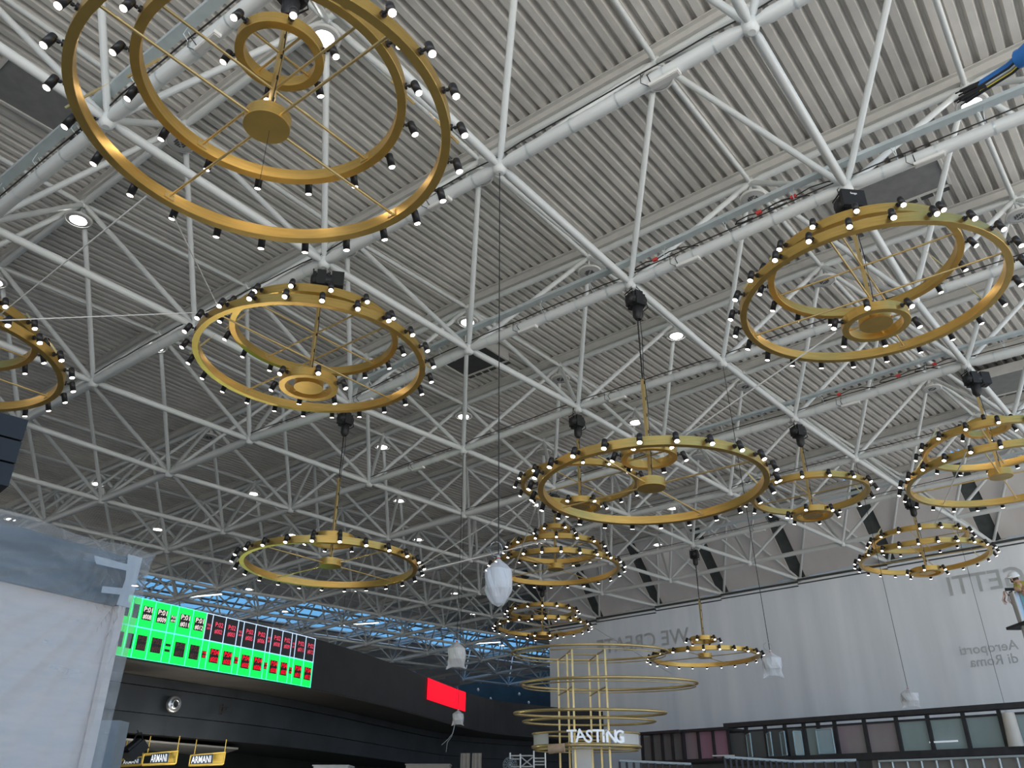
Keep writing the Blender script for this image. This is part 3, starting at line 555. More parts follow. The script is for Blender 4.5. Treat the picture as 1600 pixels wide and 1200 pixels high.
# black cables clipped along main chords
for j, nm in ((0, 'nearest main chord at top left'), (1, 'bright main chord crossing the upper half'), (2, 'second main chord'), (3, 'third main chord, behind the middle hoist'), (4, 'main chord above the right-hand hoists'), (5, 'fifth main chord'), (6, 'main chord before the wall panels')):
    pts = []; base = LNode(-2, j)
    for i in range(-2, 4):
        a, c = LNode(i, j), LNode(i + 1, j)
        for k in range(8):
            t = k / 8; sag = .012 * random.uniform(-1, 1)
            e_ = .03 if 0 < k < 8 else 0
            pts.append(a.lerp(c, t) + Vector((0, 0, .125 + sag)) - D2 * (.08 + e_) - base)
    b = MB(); b.path(pts, .012, 5)
    o = empty('power_cable', base); tag(o, 'thin black cable clipped along the ' + nm, 'cable')
    b.build('cable_run', 'wire', o)
    b = MB()
    for i in range(-2, 4):
        a, c = LNode(i, j), LNode(i + 1, j); d = (c - a).normalized(); q = d.to_track_quat('Z', 'Y').to_matrix()
        for t in (.14, .33, .52, .7, .88): b.lathe([(.116, -.012), (.118, .012)], 12, a.lerp(c, t) - base, q, cap=False)
    b.build('pipe_clip', 'galv', o)
# red cable joints with loops
for px, py, j in ((1244, 322, 2), (1197, 338, 2), (1025, 412, 2), (1320, 594, 4), (1462, 578, 4), (1414, 593, 4)):
    best = None
    for i in range(-2, 5):
        for t in range(21):
            p = LNode(i, j).lerp(LNode(i + 1, j), t / 20); x, y, z = pix(p); dd = (x - px) ** 2
            if best is None or dd < best[0]: best = (dd, p)
    p = best[1] + Vector((0, 0, .20)) - D2 * .1
    o = empty('cable_plug', p); tag(o, {1244: 'red cable plug nearest the hoist at upper right', 1197: 'red cable plug with black loop left of the upper right hoist', 1025: 'red cable plug beside the middle black hoist', 1320: 'leftmost red plug on the right-hand chord', 1462: 'red plug nearest the far right hoist', 1414: 'middle red plug on the right-hand chord'}[px], 'cable plug')
    b = MB(); b.box((0, 0, 0), (.10, .05, .06), ROT); b.build('plug_body', 'red_tag', o)
    b = MB(); b.path([-D1 * .05, -D1 * .2 + Vector((0, 0, .03)), -D1 * .42, -D1 * .46 - Vector((0, 0, .05)), -D1 * .30 - Vector((0, 0, .07)), -D1 * .12 - Vector((0, 0, .06))], .012, 6); b.path([D1 * .05, D1 * .3 + Vector((0, 0, .05)), D1 * .6 + Vector((0, 0, .02)), D1 * .9 - Vector((0, 0, .08))], .011, 6)
    b.build('cable_loop', 'wire', o)
# slim emergency lights strapped under chords
EL = [(1034, 127, 1, 'slim white emergency light high on the chord, top centre right'), (1455, 243, 2, 'slim white emergency light behind the grey hatch, upper right'), (1073, 409, 2, 'slim white light on the chord right of the middle hoist'), (822, 478, 2, 'slim white light strapped to the chord at photo centre'),
      (962, 624, 3, 'slim white light on the chord above the large centre chandelier'), (1322, 630, 4, 'slim white light right of the hoist above the small chandelier'), (1066, 420, 2, ''), (570, 640, 2, 'slim white light at the foot of the double-ring chandelier'), (330, 84, 0, 'slim white light behind the top-left chandelier'),
      (655, 730, 3, 'slim white light on the chord left of centre'), (690, 310, 1, 'slim white light on the chord beside the huge chandelier'), (1185, 840, 6, 'slim white light on the chord above the fabric wall')]
for px, py, j, lab in EL:
    if not lab: continue
    best = None
    for i in range(-5, 5):
        for t in range(21):
            p = LNode(i, j).lerp(LNode(i + 1, j), t / 20); x, y, z = pix(p); dd = (x - px) ** 2
            if best is None or dd < best[0]: best = (dd, p)
    p = best[1] + Vector((0, 0, -.13)) - D2 * .03
    o = empty('emergency_light', p, ANG); tag(o, lab, 'emergency light')
    b = MB(); b.box((0, 0, 0), (.46, .11, .05)); b.build('light_body', 'lamp_rim', o)
    b = MB(); b.box((0, 0, -.03), (.42, .08, .015)); b.build('diffuser', 'lamp_glass', o)
    b = MB(); b.path([(-.2, 0, .02), (-.2, .13, .1), (-.2, 0, .26), (-.2, -.13, .1)], .008, 5, True); b.path([(-.23, 0, 0), (-.32, -.1, .05), (-.3, -.12, .2)], .006, 5); b.build('strap', 'wire', o)

# ------------------------------------------------------------------ high-bay lamps at the upper nodes
def hb_meshes():
    r = MB(); r.lathe([(.0, .10), (.10, .10), (.13, .05), (.25, .03), (.285, .0), (.285, -.025), (.25, -.03)], 28, cap=False)
    g = MB(); g.lathe([(.255, -.02), (.20, -.035), (.0001, -.04)], 28, cap=False); gl_ = MB(); gl_.lathe([(.255, -.02), (.235, -.03), (.175, -.034)], 28, cap=False); lo_ = MB(); lo_.lathe([(.175, -.034), (.10, -.05), (.0001, -.055)], 20, cap=False)
    s = MB(); s.tube((0, 0, .08), (0, 0, .36), .012, 6); s.box((0, 0, .12), (.16, .10, .08))
    c = MB()
    for x in range(-2, 3):
        for y in range(-2, 3):
            if (x * 7 + y * 3) % 4 != 0: c.box((x * .045, y * .045, -.045), (.036, .036, .006))
    return r, g, s, c, gl_, lo_
r, g, s, c, gl_, lo_ = hb_meshes()
HB = {'rim': r.mesh('rim', 'lamp_rim'), 'on': lo_.mesh('lens_on', 'lamp_on'), 'ring': gl_.mesh('glass_ring', 'lamp_glass'), 'off': g.mesh('lens_off', 'lamp_glass'), 'stem': s.mesh('stem', 'lamp_rim'), 'chips': c.mesh('chips', 'led_chip')}
LIT = {(0, 0), (-2, 0), (-3, 0), (-3, 1), (-1, 2), (0, 3), (2, 2), (-1, 4), (-3, 3), (-4, 4)}
LABS = {(0, 0): 'glaring lit round lamp seen through the huge top-left chandelier', (-2, 0): 'lit round lamp at a roof node near the left edge, below the huge chandelier', (-3, 0): 'lit round lamp cut by the left edge, above the leftmost chandelier',
 (-3, 1): 'small lit round lamp left of the double-ring chandelier', (-1, 2): 'lit round lamp above the node at photo centre', (0, 3): 'lit round lamp right of the long hoist chain, mid photo', (2, 2): 'lit round lamp at the tip of the blue cable bundle', (-1, 4): 'lit round lamp behind the pole of the large centre chandelier',
 (1, 2): 'unlit round lamp with square chip grid left of the upper right hoist', (0, 2): 'unlit round lamp with chip grid left of the middle hoist', (2, 3): 'unlit round lamp at the right edge beside the upper right chandelier', (1, 3): 'unlit round lamp seen through the upper right chandelier',
 (0, 4): 'unlit round lamp under the white wire, right of centre', (1, 5): 'unlit round lamp left of the far right hoist', (-1, 3): 'unlit round lamp beside the hoist of the middle double ring', (-2, 3): 'unlit round lamp left of the lower centre of the frame',
 (-3, 3): 'lit round lamp above the single low chandelier at left', (-4, 4): 'lit round lamp right of the low chandelier pole'}
FAR = {}
for i in range(-10, 4):
    for j in range(-1, 13):
        if not cell(i, j): continue
        u = UNode(i, j); x, y, z = pix(u)
        if z < 1 or not (-30 < x < 1630 and -40 < y < 1120): continue
        if i == -10 and (j % 2): continue
        far = z > 27
        if (i + j) % 2 and (i, j) not in LABS and z > 20: continue
        on = (i, j) in LIT or (far and (i + 2 * j) % 3 != 0)
        o = empty('highbay_lamp', u - Vector((0, 0, .42)), ANG)
        link('housing', HB['rim'], o); link('lens', HB['on' if on else 'off'], o); link('bracket', HB['stem'], o)
        if on: link('glass_ring', HB['ring'], o)
        if not on and z < 30: link('chip_array', HB['chips'], o)
        if (i, j) in LABS: tag(o, LABS[(i, j)], 'ceiling lamp', 'round high-bay lamps on the roof frame')
        else:
            side = 'in the dark roof at left' if x < 560 else ('in the roof above the tasting tower' if x < 1000 else 'before the wall panels at right')
            FAR.setdefault((on, side), []).append((x, o))
ORD = 'first second third fourth fifth sixth seventh eighth ninth tenth eleventh twelfth thirteenth fourteenth'.split()
for (on_, side), lst in FAR.items():
    for q, (x, o) in enumerate(sorted(lst, key=lambda t: t[0])):
        tag(o, ('tiny lit round lamp ' if on_ else 'small unlit round lamp ') + side + ', ' + ORD[min(q, 13)] + ' from the left', 'ceiling lamp', ('lit' if on_ else 'unlit') + ' distant lamps ' + side)
# linear luminaires in the far glazed strip
for px, py, lab in ((312, 930, 'white tube light in the glazed strip, nearest the kiosk'), (560, 974, 'white tube light in the glazed strip, middle one'), (752, 1004, 'long white tube light in the glazed strip, nearest the fabric wall')):
    p = atz(px, py, 11.0); o = empty('tube_light', p, ANG + 0.35); tag(o, lab, 'tube light')
    b = MB(); b.box((0, 0, 0), (2.6, .14, .06)); b.build('light_housing', 'lamp_rim', o)
    b = MB(); b.box((0, 0, -.045), (2.5, .10, .03)); b.build('diffuser', 'tube_on', o)
    b = MB(); b.tube((-1, 0, 0), (-1, 0, 1.6), .01, 4); b.tube((1, 0, 0), (1, 0, 1.6), .01, 4); b.build('suspension', 'wire', o)

# ------------------------------------------------------------------ chandeliers
def ring_mesh(R, w=0.10, h=0.15, n=96, name='ring'):
    prof = [(R - w, 0.003), (R - w + .003, 0), (R - .003, 0), (R, .003), (R, h), (R - .02, h), (R - .02, h - .008), (R - w + .02, h - .008), (R - w + .02, h), (R - w, h)]
    vs = []; fs = []; m = len(prof)
    b = MB()
    for q in range(m):
        vs = []; fs = []
        for k in range(n):
            a = 2 * PI * k / n
            for r_, z in (prof[q], prof[(q + 1) % m]): vs.append((r_ * math.cos(a), r_ * math.sin(a), z))
        for k in range(n):
            k2 = (k + 1) % n; fs.append((2 * k, 2 * k2, 2 * k2 + 1, 2 * k + 1))
        b.add(vs, fs, True)
    return b.mesh(name, 'brass')
TYPES = {'o': (1.96, 24, .10, 'outer_ring'), 'm': (1.45, 16, .10, 'middle_ring'), 's': (.49, 6, .10, 'small_ring')}
RM = {k: ring_mesh(v[0], v[2], name=v[3], n=96 if k != 's' else 48) for k, v in TYPES.items()}
hub = MB(); hub.lathe([(.243, 0), (.243, .154)], 40); HUB = hub.mesh('hub', 'brass')
sp = MB()
TILT = math.radians(20)
rt_ = Matrix.Rotation(-TILT, 3, 'Y')          # lower end swings outward
bc = Vector((.125, 0, .055))
sp.lathe([(.040, -.078), (.044, -.085), (.045, .075), (.041, .085)], 16, bc, rt_)
sp.lathe([(.036, 0), (.036, .022)], 14, (0, 0, .09), Matrix.Rotation(PI / 2, 3, 'Y'))
sp.tube((.02, 0, .09), (.10, 0, .085), .010, 6)
sp.box((.05, 0, .088), (.03, .022, .03))
SPOT = sp.mesh('spotlight', 'black')
ln = MB(); ln.lathe([(.0365, -.088), (.030, -.094), (.0001, -.096)], 14, bc, rt_, cap=False); LENS = ln.mesh('lens', 'lens')
br = MB(); br.box((0, 0, .075), (.012, .13, .08))
for y in (-.045, .045):
    for z in (.055, .095): br.lathe([(.007, -.012), (.007, .0)], 6, (0, y, z), Matrix.Rotation(PI / 2, 3, 'Y'))
PLATE = br.mesh('fixing_plate', 'goldtube')
SPOKE_ANG = [ANG, ANG + PI / 2, ANG + PI, ANG + 1.5 * PI]
def spoke_mesh(r0, r1):
    b = MB(); b.tube((r0, 0, .075), (r1, 0, .075), .016, 8); return b.mesh('spoke', 'goldtube')
SPK = {'o': spoke_mesh(.02, 1.865), 'm': spoke_mesh(.02, 1.355), 's': spoke_mesh(.02, .395)}
stub = MB(); stub.box((0, 0, 0), (.03, .012, .42)); stub.tube((0, 0, .2), (0, 0, .34), .004, 4); STUB = stub.mesh('tie_bar', 'goldtube')
def chandelier(nm, x, y, rings, label, group=None, hubz=None, poletop=None, node=None):
    z0 = min(z for _, z in rings)
    o = empty('ring_chandelier', (x, y, z0)); tag(o, label, 'chandelier', 'gold ring chandeliers hanging from the roof')
    for k, z in rings:
        R, ns, w, pn = TYPES[k]
        link(pn, RM[k], o, (0, 0, z - z0))
        for a in SPOKE_ANG:
            link('spoke', SPK[k], o, mw=Matrix.Translation((0, 0, z - z0)) @ Matrix.Rotation(a, 4, 'Z'))
            if k != 's': link('fixing_plate', PLATE, o, mw=Matrix.Translation((0, 0, z - z0)) @ Matrix.Rotation(a, 4, 'Z') @ Matrix.Translation((R - w - .006, 0, 0)))
        if k != 's':
            for a in (ANG + PI * .25, ANG + PI * 1.25):
                t = Matrix.Translation((0, 0, z - z0 + .22)) @ Matrix.Rotation(a, 4, 'Z') @ Matrix.Translation((R - .05, 0, 0)) @ Matrix.Rotation(-.7, 4, 'Y')
                link('tie_bar', STUB, o, mw=t)
        off = math.radians({'o': 1.5, 'm': -1.5, 's': -3}[k])
        for q in range(ns):
            a = off + 2 * PI * q / ns
            s_ = link('spotlight', SPOT, o, mw=Matrix.Translation((0, 0, z - z0)) @ Matrix.Rotation(a, 4, 'Z') @ Matrix.Translation((R, 0, 0)) @ Matrix.Rotation(random.uniform(-.07, .07), 4, 'Y'))
            link('lens', LENS, s_)
    zb = min([z for k, z in rings if k == 's' or k == 'o'] + [z0])
    zh = hubz if hubz is not None else z0
    link('hub', HUB, o, (0, 0, zh - z0 + .004))
    top = zh + 2.12 if poletop is None else poletop
    b = MB(); b.box((0, 0, (zh + .1 + top) / 2 - z0), (.055, .055, top - zh - .1), ROT)
    b.build('pole', 'goldtube', o)
    b = MB()
    n = int((top - zh) / .35)
    for k in range(n): b.box(Vector((0, 0, zh - z0 + .4 + k * .33)) + ROT @ Vector((.03, 0, 0)), (.012, .02, .06), ROT)
    b.path([(.03, -.04, top - z0), (.05, -.045, top - z0 - .6), (.035, -.05, top - z0 - 1.2), (.02, -.04, zh - z0 + .2)], .007, 5)
    b.build('pole_fitting', 'wire', o)
    # hoist
    nz = node.z
    return o, top
CH = [
 ('A', (1, 0), -2.62, 6.46, [('o', 8.03), ('m', 8.55), ('s', 9.12)], 8.06, 'huge nearest gold chandelier of three rings cut by the top edge', 'above the huge chandelier at the top edge'),
 ('B', (0, 1), -3.47, 12.39, [('o', 8.47), ('m', 9.01), ('s', 8.0)], 8.0, 'gold chandelier with two large rings over a small one, left of centre', 'above the double-ring chandelier left of centre'),
 ('C', (2, 2), 5.56, 10.65, [('o', 8.63), ('m', 9.22), ('s', 8.18)], 8.2, 'big gold chandelier at upper right with small ring hanging lowest', 'behind the rim of the upper right chandelier'),
 ('D', (1, 2), 2.4, 13.29, [('o', 6.51), ('s', 7.07)], 6.53, 'wide gold ring chandelier right of centre with flat hub disc', 'with long chain above the wide centre chandelier'),
 ('E', (0, 3), 1.67, 19.06, [('m', 8.74), ('s', 8.17)], 8.18, 'small gold chandelier partly hidden behind the wide centre ring', 'left of centre chain, above the half-hidden chandelier'),
 ('F', (1, 4), 7.57, 19.76, [('m', 8.71), ('s', 8.2)], 8.21, 'small two-ring gold chandelier right of the wide centre ring', 'above the small two-ring chandelier at right'),
 ('G', (2, 4), 10.86, 17.04, [('o', 8.16), ('m', 8.89), ('s', 9.35)], 8.2, 'three-ring gold chandelier cut by the right edge', 'with two black boxes near the right edge'),
 ('H', (1, 6), 13.24, 25.88, [('o', 8.8), ('m', 9.4), ('s', 8.35)], 8.36, 'gold chandelier hanging before the fabric wall at right', 'above the chandelier before the fabric wall'),
 ('I', (-1, 2), -4.09, 18.21, [('o', 6.47), ('s', 7.03)], 6.49, 'low gold ring chandelier above the green screen with greenish rim', 'above the low chandelier over the green screen'),
 ('J', (-1, 4), 1.34, 24.78, [('o', 8.15), ('m', 8.73), ('s', 9.34)], 8.17, 'cone-like three-ring gold chandelier below the wide centre ring', 'half hidden above the cone-like chandelier'),
 ('K', (-3, 6), 1.31, 35.85, [('o', 8.58), ('m', 9.21), ('s', 8.2)], 8.21, 'farthest gold chandelier just above the tasting tower', 'above the farthest chandelier'),
 ('L', (-1, 6), 7.07, 31.12, [('o', 6.57), ('s', 7.18)], 6.6, 'low wide gold chandelier right of the tasting tower top', 'small and dark, high over the low chandelier by the tower'),
 ('M', (-1, 0), -9.18, 11.15, [('o', 7.89), ('m', 8.43)], 7.9, 'gold chandelier cut by the left edge with red-tinted rims', 'above the chandelier at the left edge'),
]
hm = MB()
hm.lathe([(.07, -.21), (.13, -.17), (.15, -.05), (.15, .05), (.13, .17), (.07, .21)], 8, (0, 0, 0), Matrix.Rotation(PI / 2, 3, 'Y'))
hm.box((-.02, 0, 0), (.16, .30, .30)); hm.box((.11, 0, .0), (.05, .24, .24)); hm.box((-.14, 0, 0), (.05, .24, .24))
HBODY = hm.mesh('motor_body', 'blackplastic')
hb2 = MB(); hb2.lathe([(.06, -.36), (.10, -.30), (.105, -.10), (.07, -.04)], 8, (.02, 0, -.06)); hb2.box((.02, 0, -.08), (.14, .12, .06)); HBAG = hb2.mesh('chain_bag', 'blackplastic')
hb3 = MB(); hb3.path([(-.17, .09, .05), (-.17, .12, .16), (-.17, -.12, .16), (-.17, -.09, .05)], .012, 6); hb3.path([(.17, .09, -.05), (.18, .12, -.17), (.18, -.12, -.17), (.17, -.09, -.05)], .012, 6); HHAN = hb3.mesh('handle', 'black')
hb4 = MB(); hb4.path([(0, 0, .14), (.0, .02, .2), (.03, .0, .27), (0, -.03, .2), (0, 0, .14)], .014, 6); hb4.box((0, 0, .14), (.05, .03, .04)); HHOOK = hb4.mesh('hook', 'steel')
lgo = text_mesh('Stage', .055, 0.0, 'CENTER'); lgo.materials.append(MAT['signwhite'])
HTOP = {}
for nm, nd, x, y, rings, hz, lab, hlab in CH:
    node = LNode(*nd)
    hx, hy = x, y
    ptop = hz + 2.12
    zhoist = node.z - .42
    if ptop > zhoist - .45: ptop = zhoist - .47
    o, top = chandelier(nm, x, y, rings, lab, hubz=hz, poletop=ptop, node=node)
    h = empty('chain_hoist', (hx, hy, zhoist), {'D': .5, 'B': .2, 'C': .25, 'G': .1}.get(nm, random.uniform(0, 1.2)))
    tag(h, 'black chain hoist ' + hlab, 'hoist', 'chain hoists under the roof nodes')
    sc = 1.0
    link('motor_body', HBODY, h); link('handle', HHAN, h); link('hook', HHOOK, h)
    link('chain_bag', HBAG, h)
    if nm in 'BG':
        b = MB(); b.box((.27, 0, .02), (.22, .24, .30)); b.build('motor_body', 'blackplastic', h)
    if nm == 'C':
        h.rotation_euler = (0, 0, .12)
        b = MB(); b.box((0, -.19, 0), (.40, .08, .32)); b.build('front_cover', 'blackplastic', h)
        link('logo', lgo, h, mw=basis(Vector((0, -.235, .06)), Vector((1, 0, 0)), Vector((0, 0, 1)), Vector((0, -1, 0))))
    b = MB()
    L = zhoist - .2 - top
    nlk = int(L / .05)
    zz = -.2
    if L > .1:
        b.tube((0, 0, -.15), (0, 0, top - zhoist), .010, 5)
        for k in range(nlk): b.box((0, 0, -.2 - k * .05), (.028 if k % 2 else .012, .012 if k % 2 else .028, .038))
        b.path([(.05, 0, -.15), (.09, .02, -.2 - L * .4), (.06, .02, -.2 - L * .8), (.03, 0, top - zhoist - .1)], .008, 5)
    else: b.tube((0, 0, -.1), (0, 0, top - zhoist), .014, 6)
    b.build('chain', 'wire', h)
    b = MB()
    for q in range(3):
        a = random.uniform(0, 6.28); r_ = .12
        b.path([(0, 0, .12), (r_ * math.cos(a), r_ * math.sin(a), .22), (r_ * .8 * math.cos(a + 1), r_ * .8 * math.sin(a + 1), .38), (.03, 0, .5)], .010, 5)
    b.build('supply_cable', 'wire', h)
    HTOP[nm] = top

# ------------------------------------------------------------------ wires strung between chandeliers
def wire(a, b_, label, r=.009, sag=0.0, m='whitewire'):
    a = Vector(a); b_ = Vector(b_); mid = (a + b_) / 2
    o = empty('stay_wire', mid); tag(o, label, 'wire')
    pts = []
    for k in range(13):
        t = k / 12; pts.append(a.lerp(b_, t) - mid - Vector((0, 0, sag * 4 * t * (1 - t))))
    b = MB(); b.path(pts, r, 5); b.build('wire_strand', m, o)
CD = {c[0]: c for c in CH}
def rp(nm, k, px):      # point on ring k of chandelier nm whose image column is px, far or near side
    return None
def on(nm, px, py, z): return atz(px, py, z)
wire(atd(230, 306, 8.0), atd(-10, 500, 13.5), 'white wire slanting down left from the huge chandelier', .010)
wire(atd(-10, 501, 12.0), atd(345, 487, 12.2), 'white wire running level into the double-ring chandelier', .010)
wire(atd(271, 338, 8.6), atd(341, 480, 11.5), 'short white wire steeply down to the double-ring chandelier', .009)
wire(atd(1306, 519, 10.8), atd(1070, 681, 12.5), 'white wire from the upper right chandelier to the wide centre ring', .011)
wire(atd(655, 886, 17.8), atd(828, 778, 14.0), 'white wire rising right from the low chandelier rim', .012)
wire(atd(657, 893, 17.8), atd(852, 845, 23.0), 'white wire running shallow right from the low chandelier', .014)
wire(atd(918, 975, 34.5), atd(1048, 1052, 18.0), 'thin wire from the farthest chandelier towards the tasting tower', .010)
wire(atd(838, 790, 14.0), atd(800, 900, 24.0), 'white wire down from the centre ring to the cone-like chandelier', .012)
wire(atd(1460, 820, 25.0), atd(1510, 705, 16.0), 'white wire between the two right-hand chandeliers', .012)
wire((-2.60, 6.5, 8.06), (-2.60, 6.5, 7.2), 'fine dark thread hanging from the huge chandelier hub', .003, m='wire')

# ------------------------------------------------------------------ bagged pendant lamps
def bag(nd, px, pyt, pyb, wpx, label, long_tip, cap_loop=True):
    n = LNode(*nd); x0, y0 = n.x, n.y
    D = math.hypot(n.x, n.y)
    zt = zat(px, pyt, (x0, y0)); zb = zat(px, pyb, (x0, y0)); H = zt - zb
    zc = pix((x0, y0, zt))[2]; R = wpx / 2 / F * zc
    base = atd(px, pyt, D); base.z = zt
    o = empty('bagged_pendant_lamp', base); tag(o, label, 'pendant lamp', 'plastic-wrapped pendant lamps on long cables')
    b = MB(); b.lathe([(.0001, -.24 * H), (R * .55, -.25 * H), (R * .90, -.33 * H), (R * .93, -.64 * H), (R * .80, -.66 * H), (.0001, -.67 * H)], 22, cap=False)
    b.build('lamp_shade', 'cream' if False else 'lamp_rim', o)
    vs = []; fs = []; N = 24
    prof = [(.10, 0.0), (.16, -.03), (.09, -.06), (.30, -.12), (.62, -.20), (.98, -.30), (1.0, -.5), (.97, -.68), (.72 if long_tip else .95, -.84), (.42 if long_tip else 1.02, -.95 if long_tip else -.92), (.03 if long_tip else 1.12, -1.0)]
    for r_, z in prof:
        for k in range(N):
            a = 2 * PI * k / N; w = 1 + .07 * math.sin(5 * a + z * 9) + .04 * random.uniform(-1, 1)
            sq = 1.0 if z > -.7 or long_tip else max(.12, 1 - (-z - .7) * 2.9)     # the open hem is pressed flat
            rr = R * r_ * w; zz = z * H
            if not long_tip and z <= -.99: zz += .13 * H * (1 - abs(math.cos(a)))
            vs.append((rr * math.cos(a), rr * math.sin(a) * sq, zz))
    for q in range(len(prof) - 1):
        for k in range(N): k2 = (k + 1) % N; fs.append((q * N + k, q * N + k2, (q + 1) * N + k2, (q + 1) * N + k))
    b = MB(); b.add(vs, fs, False); b.build('plastic_bag', 'bag_film', o)
    b = MB(); b.lathe([(R * .13, -.05 * H), (R * .13, -.07 * H)], 8); b.build('red_tie', 'red_tag', o)
    b = MB(); b.tube((0, 0, -.2 * H), Vector((x0, y0, n.z)) - base, .007, 5); b.build('pendant_cable', 'wire', o)
    if cap_loop:
        b = MB(); pts = [(math.sin(t) * R * .45 - R * .2, 0, .14 * H + math.cos(t) * .14 * H) for t in [k * .5 for k in range(13)]]
        b.path(pts, .006, 5); b.build('cable_loop', 'clear_wire', o)
bag((1, 1), 779, 868, 948, 42, 'largest plastic-bagged white lamp, pointed below, left of the cone-like chandelier', True)
bag((-1, 3), 714, 1000, 1046, 27, 'bagged white lamp hanging above the red screen', False)
bag((-2, 4), 716, 1108, 1134, 17, 'small bagged white lamp just under the red screen', False, False)
bag((1, 3), 1203, 1016, 1060, 29, 'bagged white lamp right of the low chandelier by the tower', False)
bag((1, 5), 1418, 1074, 1107, 26, 'bagged white lamp before the fabric wall, above the glass panes', False, False)
bag((1, 7), 1571, 1106, 1136, 18, 'bagged white lamp at the far right before the last panes', False, False)
# loose cable tail under the lamp below the red screen
p = atd(711, 1130, 26.5)
b = MB(); b.path([Vector((0, 0, 0)), atd(708, 1145, 26.5) - p, atd(700, 1155, 26.5) - p, atd(690, 1164, 26.5) - p], .008, 5); b.path([Vector((0, 0, 0)), atd(706, 1150, 26.5) - p, atd(699, 1160, 26.5) - p, atd(697, 1175, 26.5) - p], .008, 5)
o = empty('loose_cable', p); tag(o, 'pale forked cable tail dangling below the small bagged lamp', 'cable'); b.build('cable_tail', 'clear_wire', o)

# ------------------------------------------------------------------ left fascia with LED screens
TOP = [(-9.75, 17.02), (-9.15, 18.02), (-8.63, 19.05), (-7.61, 20.68), (-5.58, 24.24), (-4.18, 27.92), (-3.11, 31.63), (-1.91, 35.76), (-0.55, 38.8), (2.07, 41.28), (4.5, 43.2)]
def catmull(P, n=8):
    out = []
    for k in range(len(P) - 1):
        p0 = Vector(P[max(k - 1, 0)]); p1 = Vector(P[k]); p2 = Vector(P[k + 1]); p3 = Vector(P[min(k + 2, len(P) - 1)])
        for q in range(n):
            t = q / n
            out.append(.5 * ((2 * p1) + (p2 - p0) * t + (2 * p0 - 5 * p1 + 4 * p2 - p3) * t * t + (3 * p1 - p0 - 3 * p2 + p3) * t ** 3))
    out.append(Vector(P[-1])); return out
CV = catmull(TOP)
def offs(curve, d):     # away from the hall side
    out = []
    for k in range(len(curve)):
        t = (curve[min(k + 1, len(curve) - 1)] - curve[max(k - 1, 0)]).normalized(); out.append(curve[k] + Vector((-t.y, t.x)) * d)
    return out
def band(name, cv, z0, z1, thick, m, parent, seams=0, org=Vector((0, 0, 0))):
    bk = offs(cv, thick); vs = []; fs = []
    for a, b_ in zip(cv, bk):
        vs += [(a.x - org.x, a.y - org.y, z0 - org.z), (a.x - org.x, a.y - org.y, z1 - org.z), (b_.x - org.x, b_.y - org.y, z1 - org.z), (b_.x - org.x, b_.y - org.y, z0 - org.z)]
    for k in range(len(cv) - 1):
        for q in range(4):
            q2 = (q + 1) % 4; fs.append((4 * k + q, 4 * k + q2, 4 * k + 4 + q2, 4 * k + 4 + q))
    fs += [(3, 2, 1, 0), tuple(4 * (len(cv) - 1) + q for q in range(4))]
    b = MB(); b.add(vs, fs); return b.build(name, m, parent)
fa = empty('black_fascia', (CV[20].x, CV[20].y, 3.05)); FO = Vector(fa.location)
tag(fa, 'long curved black fascia wall carrying the screens at lower left', 'fascia')
ZT, ZR, ZB = 6.0, 5.35, 4.66
band('upper_band', CV, ZB, ZT, .5, 'fascia', fa, org=FO)
low = offs(CV, 1.85)
band('soffit_strip', offs(CV, .02), ZB - .03, ZB - .004, 2.0, 'soffit', fa, org=FO)
# lower bulkhead: rows of boards with recessed joints
cuts = [3, 11, 19, 28, 37, 46, 55, 64, 72, 80]
for r_, (z0, z1) in enumerate(((3.32, 3.765), (3.785, 4.39), (4.41, 4.62))):
    for a, c in zip([0] + cuts[:-1], cuts):
        seg = offs(low, .03 * (2 - r_))[a:c + 1]
        if len(seg) > 1: band('board', seg, z0, z1, .12, 'fascia_low', fa, org=FO)
band('backing', offs(low, .14), 3.34, 4.62, .05, 'fascia', fa, org=FO)
# curve lookups by photo column
def cvat(px, cv=CV):
    d = ray(px, 1000); az = math.atan2(d.x, d.y)
    for k in range(len(cv) - 1):
        a0 = math.atan2(cv[k].x, cv[k].y); a1 = math.atan2(cv[k + 1].x, cv[k + 1].y)
        if (a0 - az) * (a1 - az) <= 0: return cv[k].lerp(cv[k + 1], (az - a0) / (a1 - a0 + 1e-12))
    return cv[0]
def azx(px, py):        # column measured at a height: same azimuth plane
    d = ray(px, py); az = math.atan2(d.x, d.y)
    for k in range(len(CV) - 1):
        a0 = math.atan2(CV[k].x, CV[k].y); a1 = math.atan2(CV[k + 1].x, CV[k + 1].y)
        if (a0 - az) * (a1 - az) <= 0: return CV[k].lerp(CV[k + 1], (az - a0) / (a1 - a0 + 1e-12))
    return CV[0] if az < 0 else CV[-1]
def quad(b, p, q, z0, z1, off, th=.01, mi=0):
    t = (q - p).normalized(); nn = Vector((t.y, -t.x)); f = []
    for o_ in (off + th, off):
        for (pp, z) in ((p, z0), (q, z0), (q, z1), (p, z1)): f.append(Vector((pp.x + nn.x * o_, pp.y + nn.y * o_, z)))
    b.add(f, [(0, 1, 2, 3), (7, 6, 5, 4), (0, 4, 5, 1), (1, 5, 6, 2), (2, 6, 7, 3), (3, 7, 4, 0)], mi=mi)
sc = empty('led_screen', (CV[24].x, CV[24].y, 4.6)); so = Vector(sc.location)
tag(sc, 'green and black LED test screen with numbered cells on the fascia', 'screen')
cols = [(176, 0), (202, 0), (216, 0), (239, 0), (263, 0), (276, 1), (300, 0), (322, 0), (332, 1), (353, 0), (373, 0), (382, 1), (401, 0), (420, 0), (427, 1), (444, 0), (459, 0), (465.5, 1), (481, 0), (496, 0)]
